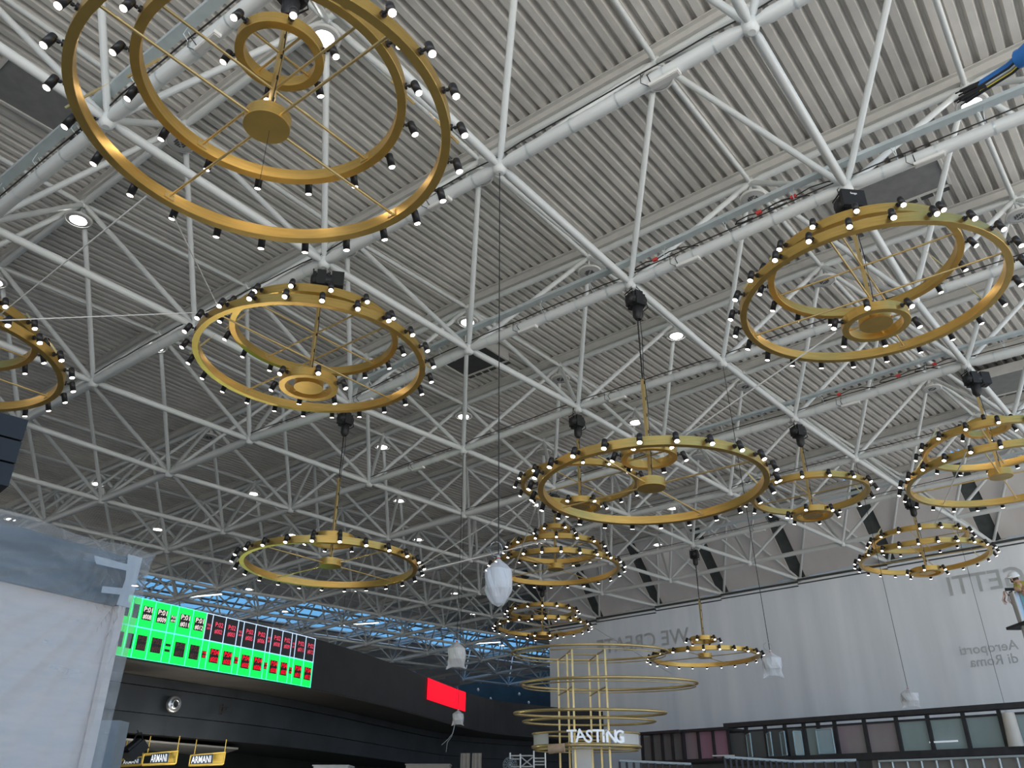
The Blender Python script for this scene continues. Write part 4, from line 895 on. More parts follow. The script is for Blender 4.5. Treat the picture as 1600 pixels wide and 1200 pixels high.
names = [None, 'P:01|#006', None, 'P:01|#008', 'P:01|#009', 'n', 'P:01|#011', 'P:01|#012', 'n', 'P:02|#002', 'P:02|#003', 'n', 'P:02|#005', 'P:02|#006', 'n', 'P:02|#008', 'P:02|#009', 'n', 'P:02|#011', 'P:02|#012']
_tc = {}
def fit_text(txt, w, h, m):
    k = (txt, m)
    if k not in _tc:
        me = text_mesh(txt, 1.0, 0.0, 'LEFT', True); me.materials.append(MAT[m])
        xs = [v.co.x for v in me.vertices]; ys = [v.co.y for v in me.vertices]
        for v in me.vertices: v.co.x = (v.co.x - min(xs)) / (max(xs) - min(xs)); v.co.y = (v.co.y - min(ys)) / (max(ys) - min(ys))
        _tc[k] = me
    return _tc[k]
def cell_text(par, txt, p, q, z0, z1, off, m):
    t = (q - p); W = t.length; t = t.normalized(); nn = Vector((t.y, -t.x))
    o_ = Vector((p.x + nn.x * off, p.y + nn.y * off, z0)) - so
    me = fit_text(txt, 1, 1, m)
    X = Vector((t.x, t.y, 0)) * W; Y = Vector((0, 0, z1 - z0)); Z = Vector((nn.x, nn.y, 0))
    link('lettering', me, par, mw=basis(o_, X, Y, Z))
for row in (0, 1):
    z0, z1 = (ZR, ZT - .005) if row == 0 else (ZB + .01, ZR)
    for k in range(1, len(cols)):
        pyy = 1000 if row == 0 else 1040
        shift = 0 if row == 0 else -6
        a, c = azx(cols[k - 1][0], 960), azx(cols[k][0], 960)
        dark = row == 0 and k >= 8
        narrow = cols[k][1] == 1 and k > 4
        b = MB(); quad(b, a, c, z0, z1, .015)
        b.v = [tuple(Vector(v) - so) for v in b.v]
        pan = b.build('led_cabinet', 'led_dark' if dark else 'led_green', sc)
        lw = .018
        b = MB()
        quad(b, a, a.lerp(c, lw / max((c - a).length, .05)), z0, z1, .03); quad(b, a, c, z1 - lw, z1, .03); quad(b, a, c, z0, z0 + lw * .6, .03)
        if k == len(cols) - 1: quad(b, c.lerp(a, lw / (c - a).length), c, z0, z1, .03)
        b.v = [tuple(Vector(v) - so) for v in b.v]
        b.build('grid_line', 'led_lilac' if dark else 'led_cyan', pan)
        h = z1 - z0
        f0, f1 = (.22, .86) if not narrow else (.25, .85)
        if narrow: g0, g1 = .38, .62
        else: g0, g1 = (.27, .75)
        p, q = a.lerp(c, f0), a.lerp(c, f1)
        if not dark:
            b = MB()
            if row == 1 and narrow and k < 8:
                quad(b, p, q, z0 + h * .55, z0 + h * .63, .032); quad(b, p, q, z0 + h * .37, z0 + h * .45, .032)
            else: quad(b, p, q, z0 + h * g0, z0 + h * g1, .032)
            b.v = [tuple(Vector(v) - so) for v in b.v]
            b.build('text_box', 'screen_black', pan)
        nmx = names[k]
        if k < 3: continue
        if row == 0:
            if nmx == 'n': top_, bot_ = ('P:01', '#010') if k < 8 else ('P:02', {8: '#001', 11: '#004', 14: '#007', 17: '#010'}[k])
            else: top_, bot_ = nmx.split('|')
            m = 'led_white' if k < 8 else 'led_pink'
        else:
            top_ = 'P:03' if k < 8 else 'P:04'; bot_ = {3: '#008', 4: '#009', 5: '#010', 6: '#011', 7: '#012', 8: '#001', 9: '#002', 10: '#003', 11: '#004', 12: '#005', 13: '#006', 14: '#007', 15: '#008', 16: '#009', 17: '#010', 18: '#011', 19: '#012'}[k]
            m = 'led_dim' if k < 8 else 'led_red'
            if narrow and k < 8: continue
        gm = (g0 + g1) / 2; dg = (g1 - g0)
        for txt, u0, u1 in ((top_, gm + dg * .08, gm + dg * .46), (bot_, gm - dg * .46, gm - dg * .08)):
            cell_text(sc, txt, a.lerp(c, f0 + .03), a.lerp(c, f1 - .03), z0 + h * u0, z0 + h * u1, .05, m)
rs = empty('red_screen', (CV[48].x, CV[48].y, 5)); ro = Vector(rs.location)
tag(rs, 'plain bright red LED screen on the curved fascia', 'screen')
cvs = [azx(667 + (727 - 667) * k / 4, 1070) for k in range(5)]
for k in range(4):
    b = MB(); quad(b, cvs[k], cvs[k + 1], 5.24, 5.98, .02); b.v = [tuple(Vector(v) - ro) for v in b.v]
    b.build('led_cabinet', 'led_red', rs)
# round air nozzle and bracket on the fascia
def onlow(px, py, off=.0):
    p = azx(px, py); d = Vector((p.x, p.y)).normalized(); p2 = p + d * off
    return Vector((p2.x, p2.y, zat(px, py, (p2.x, p2.y))))
p = onlow(272, 1100, 2.15); tdir = (azx(280, 1100) - azx(264, 1100)).normalized(); nn = Vector((tdir.y, -tdir.x, 0))
o = empty('air_nozzle', p); tag(o, 'round silver jet nozzle on the black fascia under the green screen', 'air nozzle')
q = nn.to_track_quat('Z', 'Y').to_matrix()
b = MB(); b.lathe([(.20, -.05), (.20, .02), (.17, .05), (.13, .02), (.12, .06), (.085, .09), (.08, .04)], 28, (0, 0, 0), q, cap=False); b.build('nozzle_ring', 'steel', o)
b = MB(); b.lathe([(.08, .06), (.0001, .05)], 20, (0, 0, 0), q, cap=False); b.build('nozzle_throat', 'black', o)
p = onlow(345, 1108, 2.15); o = empty('wall_bracket', p); tag(o, 'small black cable bracket right of the silver nozzle', 'bracket')
b = MB(); b.box((0, 0, 0), (.08, .08, .26)); b.box((.16, 0, .06), (.3, .04, .03)); b.box((.16, 0, -.06), (.3, .04, .03)); b.box((.12, 0, 0), (.06, .06, .06)); b.build('bracket_body', 'black', o)

# ------------------------------------------------------------------ under the fascia: shop interior
# white shop ceiling, blue-grey column, black void
cs = [atz(178, 1149, 3.12), atz(362, 1168, 3.12), atz(330, 1186, 3.0), atz(176, 1200, 3.0)]
b = MB(); v = [Vector(c) for c in (atz(176, 1155, 3.32), atz(372, 1171, 3.32), atz(335, 1183, 3.32), atz(265, 1192, 3.32), atz(176, 1196, 3.32))]
b.add(v + [x + Vector((0, 0, .05)) for x in v], [(4, 3, 2, 1, 0), (5, 6, 7, 8, 9)] + [(k, (k + 1) % 5, 5 + (k + 1) % 5, 5 + k) for k in range(5)])
tag(b.build('ceiling_shop', 'shopwhite'), kind='structure')
o = empty('column', (atd(166, 1180, 17.6).x, atd(166, 1180, 17.6).y, 0)); tag(o, 'blue-grey column at the bottom left beside the plastic kiosk', 'column')
b = MB(); b.box((0, 0, 1.53), (.42, .4, 3.06)); b.build('shaft', 'bluegrey', o); b = MB(); b.box((0, 0, .06), (.46, .44, .12)); b.build('plinth', 'bluegrey', o)
b = MB(); a = azx(150, 1180); c = azx(830, 1180)
bk = offs(CV, 7.0)[6:78]; vs = []; fs = []
for p in bk: vs += [(p.x, p.y, 0), (p.x, p.y, 5)]
for k in range(len(bk) - 1): fs.append((2 * k, 2 * k + 1, 2 * k + 3, 2 * k + 2))
b.add(vs, fs); tag(b.build('wall_left', 'darkwall'), kind='structure')
b = MB(); vs = []; fs = []
i1 = offs(CV, 2.4)[20:78]; i2 = offs(CV, 7.0)[20:78]
for p, q in zip(i1, i2): vs += [(p.x, p.y, 3.5), (q.x, q.y, 3.5)]
for k in range(len(i1) - 1): fs.append((2 * k, 2 * k + 1, 2 * k + 3, 2 * k + 2))
b.add(vs, fs); tag(b.build('ceiling_void', 'dark_recess'), kind='structure')

def bar(b, p, q, w=.04):
    b.tube(p, q, w / 2 * 1.2, 4)
for px_, dd_ in ((225, 22.8), (300, 23.4), (350, 24.0)):
    l_ = bpy.data.lights.new('shop_light', 'POINT'); l_.energy = 75; l_.color = (1.0, 0.93, 0.82); l_.shadow_soft_size = .12
    lo_ = bpy.data.objects.new('shop_light', l_); COL.objects.link(lo_); lo_.location = (atd(px_, 1190, dd_).x, atd(px_, 1190, dd_).y, 1.9)
# gold sign racks with ARMANI panels
def sign_rack(x0, x1, yt, yb, dist, px0, px1, label, cat='sign frame'):
    o = empty('gold_sign_frame', atd((x0 + x1) / 2, 1190, dist)); oo = Vector(o.location); tag(o, label, cat)
    A = atd(x0, yt + 3, dist); B = atd(x1, yt - 2, dist * .985); A2 = atd(x0 - 2, yb + 2, dist); B2 = atd(x1 - 2, yb, dist * .985)
    A2.x, A2.y = A.x, A.y; B2.x, B2.y = B.x, B.y
    bk = Vector((A.x, A.y, 0)).normalized() * .6
    for p, q in ((A, B), (A2, B2), (A, A2), (B, B2), (A + bk, B + bk), (A2 + bk, B2 + bk), (A, A + bk), (B, B + bk), (A2, A2 + bk), (B2, B2 + bk)):
        b = MB(); bar(b, p - oo, q - oo, .032); b.build('frame_bar', 'goldpaint', o)
    for t in (.1, .98):
        b = MB(); p = A.lerp(B, t) - oo; bar(b, p, Vector((p.x, p.y, 3.31 - oo.z)), .025); b.build('hanger', 'goldpaint', o)
    t0 = (px0 - x0) / (x1 - x0); t1 = (px1 - x0) / (x1 - x0)
    P, Q, P2, Q2 = A.lerp(B, t0), A.lerp(B, t1), A2.lerp(B2, t0), A2.lerp(B2, t1)
    n = (Q - P).cross(Vector((0, 0, 1))).normalized(); 
    if n.dot(EYE - P) < 0: n = -n
    v = [P2 - oo, Q2 - oo, Q - oo, P - oo]; v2 = [x - n * .04 for x in v]
    b = MB(); b.add(v + v2, [(0, 1, 2, 3), (7, 6, 5, 4), (0, 4, 5, 1), (1, 5, 6, 2), (2, 6, 7, 3), (3, 7, 4, 0)]); pn = b.build('sign_panel', 'signpanel', o)
    me = text_mesh('ARMANI', 1.0, 0.0, 'LEFT', True); me.materials.append(MAT['signwhite'])
    xs = [w.co.x for w in me.vertices]; ys = [w.co.y for w in me.vertices]; mx, my = max(xs), max(ys); nx, ny = min(xs), min(ys)
    for w in me.vertices: w.co.x = (w.co.x - nx) / (mx - nx); w.co.y = (w.co.y - ny) / (my - ny)
    X = (Q - P); Y = (P - P2) * .72
    link('lettering', me, pn, mw=basis(P2 - oo + Y * .18 + X * .03 + n * .012, X * .94, Y, n))
    b = MB(); v = [A2.lerp(B2, t1 + .02) + bk * .5 - oo, B2 + bk * .5 - oo, B + bk * .5 - oo, A.lerp(B, t1 + .02) + bk * .5 - oo]; b.add(v, [(0, 1, 2, 3)]); b.build('gold_infill', 'goldpaint', o)
sign_rack(225, 278, 1175, 1192, 24.4, 237, 264, 'gold hanging frame with the brighter ARMANI sign')
sign_rack(298, 352, 1177, 1193, 25.2, 300, 333, 'gold hanging frame with the dimmer ARMANI sign at right')
sign_rack(190, 223, 1184, 1194, 26.0, 193, 220, 'gold sign frame half hidden behind the black floodlight')
# black floodlight
p = atd(212, 1168, 22.6); o = empty('floodlight', p); tag(o, 'black floodlight on a yoke hanging in front of the shop ceiling', 'floodlight')
rr = Matrix.Rotation(.9, 3, 'Z') @ Matrix.Rotation(-.75, 3, 'Y')
b = MB(); b.box((0, 0, -.06), (.45, .33, .24), rr); b.box(rr @ Vector((.0, 0, .135)) + Vector((0, 0, -.06)), (.36, .27, .09), rr); b.build('lamp_head', 'blackplastic', o)
b = MB(); b.path([(-.09, 0, .12), (-.03, 0, .30), (.07, 0, .32), (.18, 0, .04)], .018, 5); b.path([(0, 0, .30), (-.04, 0, 3.31 - p.z)], .014, 5); b.build('yoke', 'black', o)
# long low service boxes below the fascia
for px0, px1, py, dist, m, lab in ((498, 545, 1198, 24, 'shopwhite', 'pale box top just showing below the fascia, left of centre'), (640, 700, 1196, 27, 'beigewall', 'beige ceiling piece below the fascia by the white shafts')):
    p = atd((px0 + px1) / 2, py, dist); o = empty('service_box', p); tag(o, lab, 'box')
    b = MB(); b.box((0, 0, -.15), ((px1 - px0) / F * dist, .8, .3)); b.build('box_body', m, o)
    b = MB(); b.box((0, 0, .01), ((px1 - px0) / F * dist + .06, .86, .03)); b.build('lid', m, o)
for px, lab in ((727, 'left of two pale hanging cloths under the small bagged lamp'), (745, 'right of two pale hanging cloths under the small bagged lamp')):
    p = atd(px, 1186, 30); o = empty('hanging_cloth', p); tag(o, lab, 'cloth')
    vs = []; fs = []
    for k in range(9):
        for z in (.18, 0, -.28): vs.append((-.16 + .04 * k, .03 * math.sin(k * 2), z))
    for k in range(8):
        for q in range(2): fs.append((3 * k + q, 3 * k + q + 1, 3 * k + q + 4, 3 * k + q + 3))
    b = MB(); b.add(vs, fs, True); b.build('cloth_sheet', 'beigewall', o)
# scaffold, fan
o = empty('scaffold_tower', atd(822, 1200, 24)); oo = Vector(o.location); tag(o, 'grey tube scaffold tower left of the tasting tower', 'scaffold')
X = [797, 813, 834, 852]; zt = zat(800, 1181, oo); 
def sc_pt(px, z): p = atd(px, 1190, 24); return Vector((p.x, p.y, z)) - oo
zz0 = 0
for px, t in ((797, 1176), (813, 1178), (834, 1173), (852, 1176)):
    b = MB(); b.tube(sc_pt(px, 0), sc_pt(px, zat(px, t, oo)), .025, 8); b.build('standard', 'steel', o)
for y0, a, c in ((1181, 797, 834), (1186, 797, 813), (1185, 834, 852), (1195, 834, 852), (1190, 834, 852), (1198, 797, 834)):
    z = zat(a, y0, oo); b = MB(); b.tube(sc_pt(a, z), sc_pt(c, z), .022, 8); b.build('ledger', 'steel', o)
for a, c in ((813, 834), (834, 813)):
    b = MB(); b.tube(sc_pt(a, zat(a, 1182, oo)), sc_pt(c, zat(c, 1199, oo)), .018, 8); b.build('scaffold_brace', 'steel', o)
p = atd(797, 1195, 22); o = empty('drum_fan', p); tag(o, 'round wire-guarded fan at the foot of the scaffold', 'fan')
q = (EYE - p).normalized().to_track_quat('Z', 'Y').to_matrix()
b = MB()
for r_ in (.06, .10, .14, .17): b.path([q @ Vector((r_ * math.cos(t * PI / 14), r_ * math.sin(t * PI / 14), .03)) for t in range(28)], .004, 4, True)
for t in range(12): b.tube(q @ Vector((0, 0, .04)), q @ Vector((.17 * math.cos(t * PI / 6), .17 * math.sin(t * PI / 6), .03)), .003, 4)
b.build('wire_guard', 'galv', o)
b = MB(); b.lathe([(.17, -.04), (.175, .03)], 24, (0, 0, 0), q, cap=False); b.lathe([(.04, -.02), (.04, .03)], 10, (0, 0, 0), q)
for t in range(4): b.box(q @ Vector((.08 * math.cos(t * PI / 2), .08 * math.sin(t * PI / 2), 0)), (.09, .05, .01), q @ Matrix.Rotation(t * PI / 2, 3, 'Z'))
b.build('blades', 'dark_recess', o)
b = MB(); b.tube((0, 0, -.17), (0, 0, -p.z), .02, 8); b.box((0, 0, -p.z + .02), (.4, .4, .04)); b.build('stand', 'dark_recess', o)

# ------------------------------------------------------------------ tasting tower
tw = empty('tasting_tower', (1.42, 17.0, 0)); to = Vector(tw.location)
tag(tw, 'gold open frame tower with stacked hoops and white TASTING letters', 'display tower')
hoops = [(1.55, 17, 4.43, 1.55, 3.9, .022), (1.90, 17, 3.84, 1.72, 3.6, .026), (1.51, 17, 3.30, 1.46, 3.0, .026), (1.49, 17, 3.15, 1.27, 2.2, .022), (1.42, 17, 2.93, 1.02, 1.9, .018), (1.42, 17, 2.70, 1.02, 1.5, .028)]
for x, y, z, R, tl, rr in hoops:
    t = math.tan(math.radians(tl)); pts = []
    for k in range(72):
        a = 2 * PI * k / 72; pts.append(Vector((x + R * math.cos(a), y + R * math.sin(a), z + t * R * -math.sin(a) * -1)) - to)
    b = MB(); b.path(pts, rr, 8, True); b.build('hoop', 'goldtube', tw)
# inner top hoop line and lower inner hoop
for x, y, z, R, tl, rr in ((1.55, 17, 4.36, 1.50, 3.9, .010), (1.90, 17, 3.78, 1.68, 3.6, .012), (1.42, 17, 2.64, .98, 1.5, .012)):
    t = math.tan(math.radians(tl)); b = MB()
    b.path([Vector((x + R * math.cos(2 * PI * k / 72), y + R * math.sin(2 * PI * k / 72), z + t * R * math.sin(2 * PI * k / 72))) - to for k in range(72)], rr, 6, True); b.build('inner_hoop', 'goldtube', tw)
posts = [(0.96, 17.74), (1.10, 16.95), (1.16, 16.35), (1.61, 17.85), (1.71, 17.02), (1.80, 16.42)]
for x, y in posts:
    b = MB(); b.box((x - to.x, y - to.y, 2.2), (.036, .036, 4.4)); b.build('post', 'goldtube', tw)
for z in (4.4, 3.72, 2.78, 1.9):
    for a, c in ((0, 1), (1, 2), (3, 4), (4, 5), (1, 4)) + (((2, 5),) if z < 3 else ()):
        b = MB(); b.tube(Vector((*posts[a], z)) - to, Vector((*posts[c], z)) - to, .016, 4); b.build('cross_bar', 'goldtube', tw)
def arc_panel(x, y, R, a0, a1, z0, z1, m, name, n=10, tilt=1.7):
    t = math.tan(math.radians(tilt)); vs = []; fs = []
    for k in range(n + 1):
        a = a0 + (a1 - a0) * k / n
        for r_ in (R, R - .02):
            for z in (z0, z1): vs.append(Vector((x + r_ * math.cos(a), y + r_ * math.sin(a), z + t * R * math.sin(a))) - to)
    for k in range(n):
        o_ = 4 * k
        fs += [(o_, o_ + 1, o_ + 5, o_ + 4), (o_ + 2, o_ + 6, o_ + 7, o_ + 3), (o_, o_ + 4, o_ + 6, o_ + 2), (o_ + 1, o_ + 3, o_ + 7, o_ + 5)]
    b = MB(); b.add(vs, fs); return b.build(name, m, tw)
arc_panel(1.42, 17, 1.0, math.radians(180), math.radians(221), 2.72, 2.92, 'cream', 'curved_panel')
arc_panel(1.42, 17, 1.0, math.radians(303), math.radians(372), 2.72, 2.92, 'cream', 'curved_panel')
word = 'TASTING'; x0p, x1p = 886, 976
for k, ch in enumerate(word):
    c0 = x0p + (x1p - x0p) * [0, .145, .30, .455, .60, .675, .83][k]; 
    me = text_mesh(ch, .30, .018, 'LEFT', True); me.materials.append(MAT['shopwhite']); 
    me.materials[0] = MAT['signwhite']
    px = c0
    # on the front of the drum
    d = ray(px, 1160); az = math.atan2(d.x, d.y); best = None
    for q in range(1, 180):
        a = PI + q * PI / 180; p = Vector((1.42 + 1.03 * math.cos(a), 17 + 1.03 * math.sin(a)))
        e_ = abs(math.atan2(p.x, p.y) - az)
        if best is None or e_ < best[0]: best = (e_, a, p)
    a = best[1] + .06; p = best[2]; tx = Vector((-math.sin(a), math.cos(a), 0)); nz = Vector((math.cos(a), math.sin(a), 0))
    z = 2.70 + .02
    tilt = [0, .12, -.1, 0, 0, 0, 0][k]
    mw = basis(Vector((p.x, p.y, z)) - to, tx, Vector((0, 0, 1)), nz) @ Matrix.Rotation(tilt, 4, 'Z')
    o_ = link('letter', me, tw, mw=mw)
b = MB(); b.tube(atd(857, 1171, 16.0) - to, atd(882, 1168, 15.95) - to, .075, 12)
for t in (.2, .45, .7): b.tube(atd(857 + 25 * t, 1171 - 3 * t, 16.0) - to, atd(858.5 + 25 * t, 1171 - 3 * t, 16.0) - to, .079, 12)
b.build('cardboard_wrap', 'cardboard', tw)
p = atd(910, 1182, 16.6); b = MB(); b.box(p - to + Vector((.02, 0, .0)), (.30, .05, .46)); b.box(p - to + Vector((-.16, .05, 0)), (.06, .05, .5)); b.build('white_board', 'cream', tw)
b = MB(); b.tube(atd(943, 1150, 16.0) - to, atd(950, 1139, 16.0) - to, .012, 6); b.build('loose_strip', 'cream', tw)

# ------------------------------------------------------------------ glass boxes in front of the fabric wall
GA, GB = atz(1137, 1137, 4.5), atz(1600, 1105, 4.5)
GD = Vector((GB.x - GA.x, GB.y - GA.y, 0)).normalized(); GN = Vector((-GD.y, GD.x, 0))
if GN.dot(EYE - GA) < 0: GN = -GN
def gp(px, z, off=0.0):
    d = ray(px, 1150); P0 = Vector((GA.x, GA.y, 0)) + GN * off
    n = GN; dd = Vector((d.x, d.y, 0)); t = (P0 - Vector((0, 0, 0))).dot(n) / dd.dot(n); q = dd * t
    return Vector((q.x, q.y, z))
GT = 4.5; GBZ = zat(1360, 1177, gp(1360, 0)[:2])
gl = empty('glass_gallery', gp(1370, 0)); go = Vector(gl.location)
tag(gl, 'long dark-framed row of tinted glass panes below the fabric wall', 'glazed partition')
def beam(p, q, w, h, m, name, par, oo):
    d = (q - p); L = d.length; r_ = d.to_track_quat('X', 'Z').to_matrix(); b = MB(); b.box((p + q) / 2 - oo, (L, w, h), r_); return b.build(name, m, par)
XR = 1660
beam(gp(1137, GT + .06), gp(XR, GT + .06), .5, .16, 'darkframe', 'roof_beam', gl, go)
beam(gp(1137, GT - .16), gp(XR, GT - .16), .06, .06, 'darkframe', 'top_rail', gl, go)
beam(gp(1137, GBZ - .10), gp(XR, GBZ - .10), .5, .22, 'darkframe', 'sill_beam', gl, go)
pst = [1137, 1167, 1197, 1228, 1258, 1281, 1307, 1354, 1405, 1455, 1512, 1570, 1640]
for px in pst:
    b = MB(); p = gp(px, (GT + GBZ) / 2) - go; b.box(p, (.11, .12, GT - GBZ), Matrix.Rotation(math.atan2(GD.y, GD.x), 3, 'Z')); b.build('mullion', 'darkframe', gl)
PC = ['glass_grey', 'glass_grey', 'glass_grey', 'glass_grey', 'glass_teal', 'glass_pink', 'glass_pink', 'glass_pink', 'glass_teal', 'glass_teal', 'glass_teal', 'glass_teal']
for k in range(len(pst) - 1):
    a, c = gp(pst[k], 0, -.06) - go, gp(pst[k + 1], 0, -.06) - go
    b = MB(); v = [Vector((a.x, a.y, GBZ)), Vector((c.x, c.y, GBZ)), Vector((c.x, c.y, GT - .2)), Vector((a.x, a.y, GT - .2))]
    b.add(v + [x - GN * .02 for x in v], [(0, 1, 2, 3), (7, 6, 5, 4), (0, 4, 5, 1), (1, 5, 6, 2), (2, 6, 7, 3), (3, 7, 4, 0)]); b.build('pane', PC[k], gl)
def leaf(px0, px1, off0, off1, m, nm='door_leaf'):
    a, c = gp(px0, 0, off0) - go, gp(px1, 0, off1) - go
    b = MB(); v = [Vector((a.x, a.y, GBZ + .04)), Vector((c.x, c.y, GBZ + .04)), Vector((c.x, c.y, GT - .3)), Vector((a.x, a.y, GT - .3))]
    b.add(v, [(0, 1, 2, 3)]); o_ = b.build(nm, m, gl)
    b = MB()
    for q in range(4): b.tube(v[q], v[(q + 1) % 4], .028, 4)
    b.build('leaf_edge', 'glass_blue', o_)
leaf(1276, 1301, .25, .45, 'glass_blue'); leaf(1166, 1172, .05, .5, 'glass_teal'); leaf(1198, 1204, .05, .5, 'glass_teal'); leaf(1219, 1226, .05, .5, 'glass_teal'); leaf(1240, 1252, .3, .1, 'glass_teal')
beam(gp(1450, GBZ + .25, .03), gp(1495, GBZ + .25, .03), .03, .05, 'signwhite', 'glowing_rail', gl, go).name = 'hand_rail'  # rail has a faint glow put into its white, no lamp in it
# pale roll standing behind the last pane
b = MB(); p = gp(1584, 0, .2) - go; b.lathe([(.22, GBZ), (.18, GT - .15)], 14, (p.x, p.y, 0)); b.build('wrapped_roll', 'cream', gl)
# black wall behind the panes
b = MB(); a, c = gp(1000, 0, -1.6), gp(XR, 0, -1.6); b.add([(a.x, a.y, 0), (c.x, c.y, 0), (c.x, c.y, GT), (a.x, a.y, GT)], [(0, 1, 2, 3)]); tag(b.build('wall_shop', 'grey_box'), kind='structure')
# dark cabins left of the gallery
def cabin(px0, px1, pyt, pyb, off, label, panes):
    p0, p1 = gp(px0, 0, off), gp(px1, 0, off); zt = zat((px0 + px1) / 2, pyt, ((p0 + p1) / 2)[:2]); zb = zat((px0 + px1) / 2, pyb, ((p0 + p1) / 2)[:2])
    o = empty('glass_cabin', ((p0 + p1) / 2)[:2] + (zb,) if False else Vector((((p0 + p1) / 2).x, ((p0 + p1) / 2).y, zb))); oo = Vector(o.location); tag(o, label, 'glass cabin')
    P = [Vector((p.x, p.y, 0)) for p in (p0, p1)]; Q = [p - GN * 1.8 for p in P]
    b = MB(); v = [Vector((p.x, p.y, z)) - oo for z in (zt, zt + .1) for p in ((P[0] + GN * .25), (P[1] + GN * .25), Q[1], Q[0])]
    b.add(v, [(3, 2, 1, 0), (4, 5, 6, 7), (0, 1, 5, 4), (1, 2, 6, 5), (2, 3, 7, 6), (3, 0, 4, 7)]); b.build('flat_roof', 'darkframe', o)
    n = len(panes); r_ = Matrix.Rotation(math.atan2(GD.y, GD.x), 3, 'Z')
    for k in range(n + 1):
        p = P[0].lerp(P[1], k / n); b = MB(); b.box(Vector((p.x, p.y, (zt + zb) / 2)) - oo, (.09, .09, zt - zb), r_); b.build('cabin_post', 'darkframe', o)
    for k, m in enumerate(panes):
        a, c = P[0].lerp(P[1], k / n) - GN * .05, P[0].lerp(P[1], (k + 1) / n) - GN * .05
        b = MB(); b.add([Vector((q.x, q.y, z)) - oo for q, z in ((a, zb), (c, zb), (c, zt), (a, zt))], [(0, 1, 2, 3)]); b.build('cabin_pane', m, o)
    b = MB(); v = [Vector((p.x, p.y, z)) - oo for z in (zb - .1, zb) for p in (P[0], P[1], Q[1], Q[0])]
    b.add(v, [(3, 2, 1, 0), (4, 5, 6, 7), (0, 1, 5, 4), (1, 2, 6, 5), (2, 3, 7, 6), (3, 0, 4, 7)]); b.build('cabin_floor', 'darkframe', o)
cabin(1003, 1066, 1147, 1188, .5, 'dark glass cabin nearest the tasting tower', ['glass_grey', 'glass_grey', 'glass_grey', 'glass_grey'])
cabin(1068, 1138, 1143, 1185, .3, 'dark cabin with plum-coloured panes beside the glass row', ['glass_pink', 'glass_mag', 'glass_mag'])
# low railing fronts along the bottom edge
def railing(px0, px1, y0, y1, dist, n, label, m='darkframe'):
    a, c = atd(px0, y0, dist), atd(px1, y1, dist); c.z = a.z + (c.z - a.z)
    o = empty('low_railing', (a + c) / 2); oo = Vector(o.location); tag(o, label, 'railing')
    b = MB(); b.tube(a - oo, c - oo, .035, 6); b.build('top_rail', 'galv' if m == 'darkframe' else m, o)
    for k in range(n + 1):
        p = a.lerp(c, k / n); b = MB(); b.box(Vector((p.x, p.y, (p.z) / 2)) - oo, (.05, .05, p.z - .02)); b.build('rail_post', m, o)
    b = MB(); q = [a - oo - Vector((0, 0, .3)), c - oo - Vector((0, 0, .3))]; b.tube(q[0], q[1], .02, 6); b.build('mid_rail', m, o)
railing(968, 1080, 1189, 1194, 22, 10, 'dark railing right of the tasting tower base')
railing(1132, 1240, 1183, 1190, 21, 12, 'dark railing under the blue-edged glass leaves')
railing(1240, 1338, 1190, 1188, 20, 6, 'pale-topped railing at the bottom edge, middle right')
# beige back wall with teal mullions at lower right
a, c = gp(1355, 0, .1), gp(XR, 0, .1)
b = MB(); b.add([(a.x, a.y, 0), (c.x, c.y, 0), (c.x, c.y, GBZ - .22), (a.x, a.y, GBZ - .22)], [(0, 1, 2, 3)]); tag(b.build('wall_lower_right', 'beigewall'), kind='structure')
o = empty('mullion_screen', gp(1480, 0, .2)); oo = Vector(o.location); tag(o, 'row of slim teal uprights before a beige wall at lower right', 'partition')
beam(gp(1365, GBZ - .26, .2), gp(XR, GBZ - .26, .2), .08, .06, 'galv', 'head_rail', o, oo)
for px in (1365, 1386, 1409, 1431, 1454, 1477, 1500, 1526, 1552, 1580, 1608):
    b = MB(); p = gp(px, (GBZ - .3) / 2, .2) - oo; b.box(p, (.05, .06, GBZ - .3)); b.build('upright', 'glass_teal' if False else 'galv', o)
o2 = empty('white_panel', gp(1120, 3.0, 1.0)); tag(o2, 'small cream tabletop edge catching light beside the plum cabin', 'shelf')
b = MB(); b.box((0, 0, 0), (.8, .3, .04), Matrix.Rotation(-.2, 3, 'Z')); b.build('shelf_top', 'cream', o2); b = MB(); b.box((0, 0, -.08), (.06, .2, .12)); b.build('shelf_bracket', 'darkframe', o2)
z = zat(1127, 1181, gp(1127, 0, 1.0)[:2]); q = gp(1127, z, 1.0); o2.location = q

# ------------------------------------------------------------------ plastic wrapped kiosk, lower left
K1 = atz(233, 868, 3.1); K0 = atz(-60, 783, 3.1)
kd = Vector((K0.x - K1.x, K0.y - K1.y, 0)).normalized(); kn = Vector((kd.y, -kd.x, 0))
if kn.dot(EYE - K1) < 0: kn = -kn
KL = 2.6
HZ = zat(210, 950, K1[:2])
ki = empty('wrapped_kiosk', Vector((K1.x, K1.y, 0))); ko = Vector(ki.location)
tag(ki, 'large kiosk wrapped in translucent plastic sheet at lower left', 'kiosk')
kx = kd; back = -kn
def kbox(name, t0, t1, d0, d1, z0, z1, m):
    vs = [kx * t + back * d for t in (t0, t1) for d in (d0, d1)]
    v = [Vector((p.x, p.y, z)) for p in vs for z in (z0, z1)]
    b = MB(); b.add(v, [(0, 1, 3, 2), (4, 6, 7, 5), (0, 4, 5, 1), (2, 3, 7, 6), (0, 2, 6, 4), (1, 5, 7, 3)]); return b.build(name, m, ki)
kbox('kiosk_body', .05, KL, .10, 1.2, 0, HZ, 'kiosk_beige')
kbox('header_band', .04, KL, .06, 1.25, HZ, 3.07, 'kiosk_dark')
kbox('corner_post', .06, .11, .04, .09, 0, HZ, 'kiosk_beige')
